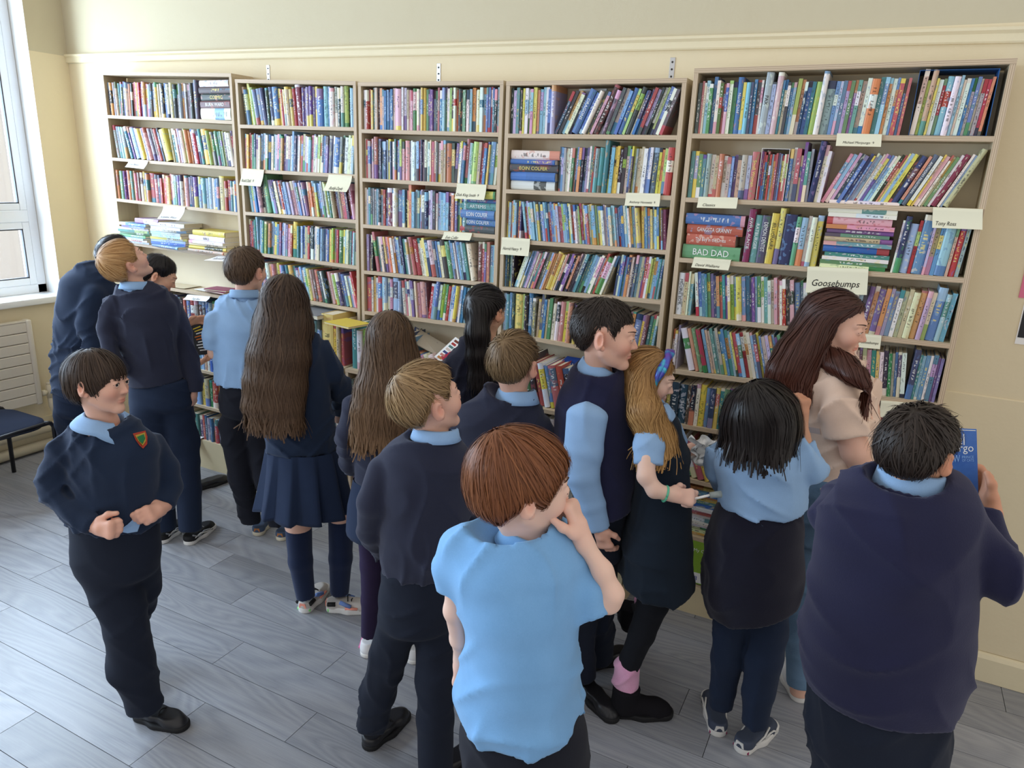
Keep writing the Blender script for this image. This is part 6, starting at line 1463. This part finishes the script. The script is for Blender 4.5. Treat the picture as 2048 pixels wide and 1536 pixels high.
on_quad(q, 'HumanBody', .08, 1.05, .30, .52, M['wht_ink'], o, c, nr, 'title')
q = [onY(872, 728, -.15), onY(936, 699, -.13), onY(940, 704, -.16), onY(878, 738, -.18)]
held_book('booklet', q, .003, M['paper'], 'white open booklet edge below the crimson encyclopedia', cat='booklet')
# blue book on the leaning books of the fourth bookcase
q = [onY(1135, 712, .03), onY(1176, 719, .03), onY(1150, 744, -.06), onY(1107, 736, -.06)]
o, c, nr = held_book('book', q, .010, cv('royal_blue_cover', (30, 60, 130)), 'royal blue book lying on top of leaning books, fourth bookcase'); on_quad(q, 'Di', .3, .6, .45, .85, M['wht_ink'], o, c, nr, 'title')
# folders and sheets on the ledge beside the window
for k, (px, py, w, d, a, m_, lb) in enumerate(((350, 570, .30, .13, 3, cv('card_sheet', (214, 200, 170)), 'tan cardboard sheet lying on the open ledge beside window'), (446, 578, .22, .12, -6, M['paper'], 'loose white sheets on the open ledge beside the window'))):
    c_ = hit(px, py, 2, 1.172); plate('loose_sheet', flatq(c_[0], min(c_[1], .08), 1.1725+k*.001, w, d, a), .0012, m_, lb, 'paper')
c_ = hit(424, 585, 2, 1.18)
for k, a in ((0, -4), (1, 6)): lying('folder', c_[0]+.01, .055-.004*k, 1.176+k*.012, .17, .11, .010, a, cv('magenta_card', (150, 40, 100)), 'magenta folder, %s of two on the open ledge beside window' % ('lower', 'upper')[k], 'folder')
# green boxed set with price tag on the lowest shelf of the wide bookcase
gx = boxes('boxed_set', [(.195, .285, .0, .13, .158, .37)], cv('green_box', (140, 180, 60)), bevel=.001); tag(gx, 'green boxed set with white tag numbered 48 on the lowest shelf', 'box')
tm = text_mesh('My C', 'title'); co = fit_text(tm, .055, .02); L = np.column_stack([.245+co[:, 0], np.full(len(co), -.0008), .325+co[:, 1]]); tm.vertices.foreach_set('co', L.astype(np.float32).ravel()); tm.materials.clear(); tm.materials.append(M['wht_ink']); obj('title', tm, gx)
boxes('price_tag', [(.200, .272, -.0016, -.0004, .165, .215)], M['paper'], gx)
tm = text_mesh('48', 'tag_number'); co = fit_text(tm, .03, .022); L = np.column_stack([.236+co[:, 0], np.full(len(co), -.0024), .188+co[:, 1]]); tm.vertices.foreach_set('co', L.astype(np.float32).ravel()); tm.materials.clear(); tm.materials.append(cv('blue_ink', (40, 70, 160))); obj('tag_number', tm, gx)
# crumpled tissue in the girl's far hand, paper stick in her near hand
r_ = np.random.RandomState(4); n_ = 22; P0 = p13.P(568, 560, .12); U = np.linspace(-1, 1, n_); G = []
for i, v in enumerate(U):
    for j, u in enumerate(U):
        a = .035*u+.012*math.sin(7*v+2*u); b = -.045*v+.010*math.sin(6*u); g_ = .016*math.sin(5*u+3*v)+.012*math.sin(9*v-4*u)+.008*math.sin(13*u+2)
        G.append(P0+RT*(a+.25*b*math.sin(3*v))+UP*b-FW*g_)
F = [[i*n_+j, i*n_+j+1, (i+1)*n_+j+1, (i+1)*n_+j] for i in range(n_-1) for j in range(n_-1)]
me = mesh_np('tissue', np.array(G)-P0, np.array(F), M['paper'], True); tag(obj('tissue', me, None, P0), 'crumpled white tissue held by the girl with the headband', 'tissue')
V, F = tube_vf([stk[0], stk[1]], .0042, 8); me = mesh_np('paper_stick', V-stk[0], F, M['paper'], True); tri_clean(me); o = tag(obj('paper_stick', me, None, stk[0]), 'thin white paper stick in the near hand of the headband girl', 'stick')
V, F = tube_vf([stk[1], stk2], [.010, .012], 8); me = mesh_np('clear_end', V-stk[0], F, cv('clear_grey_plastic', (150, 160, 158), .2), True); tri_clean(me); obj('clear_end', me, o)
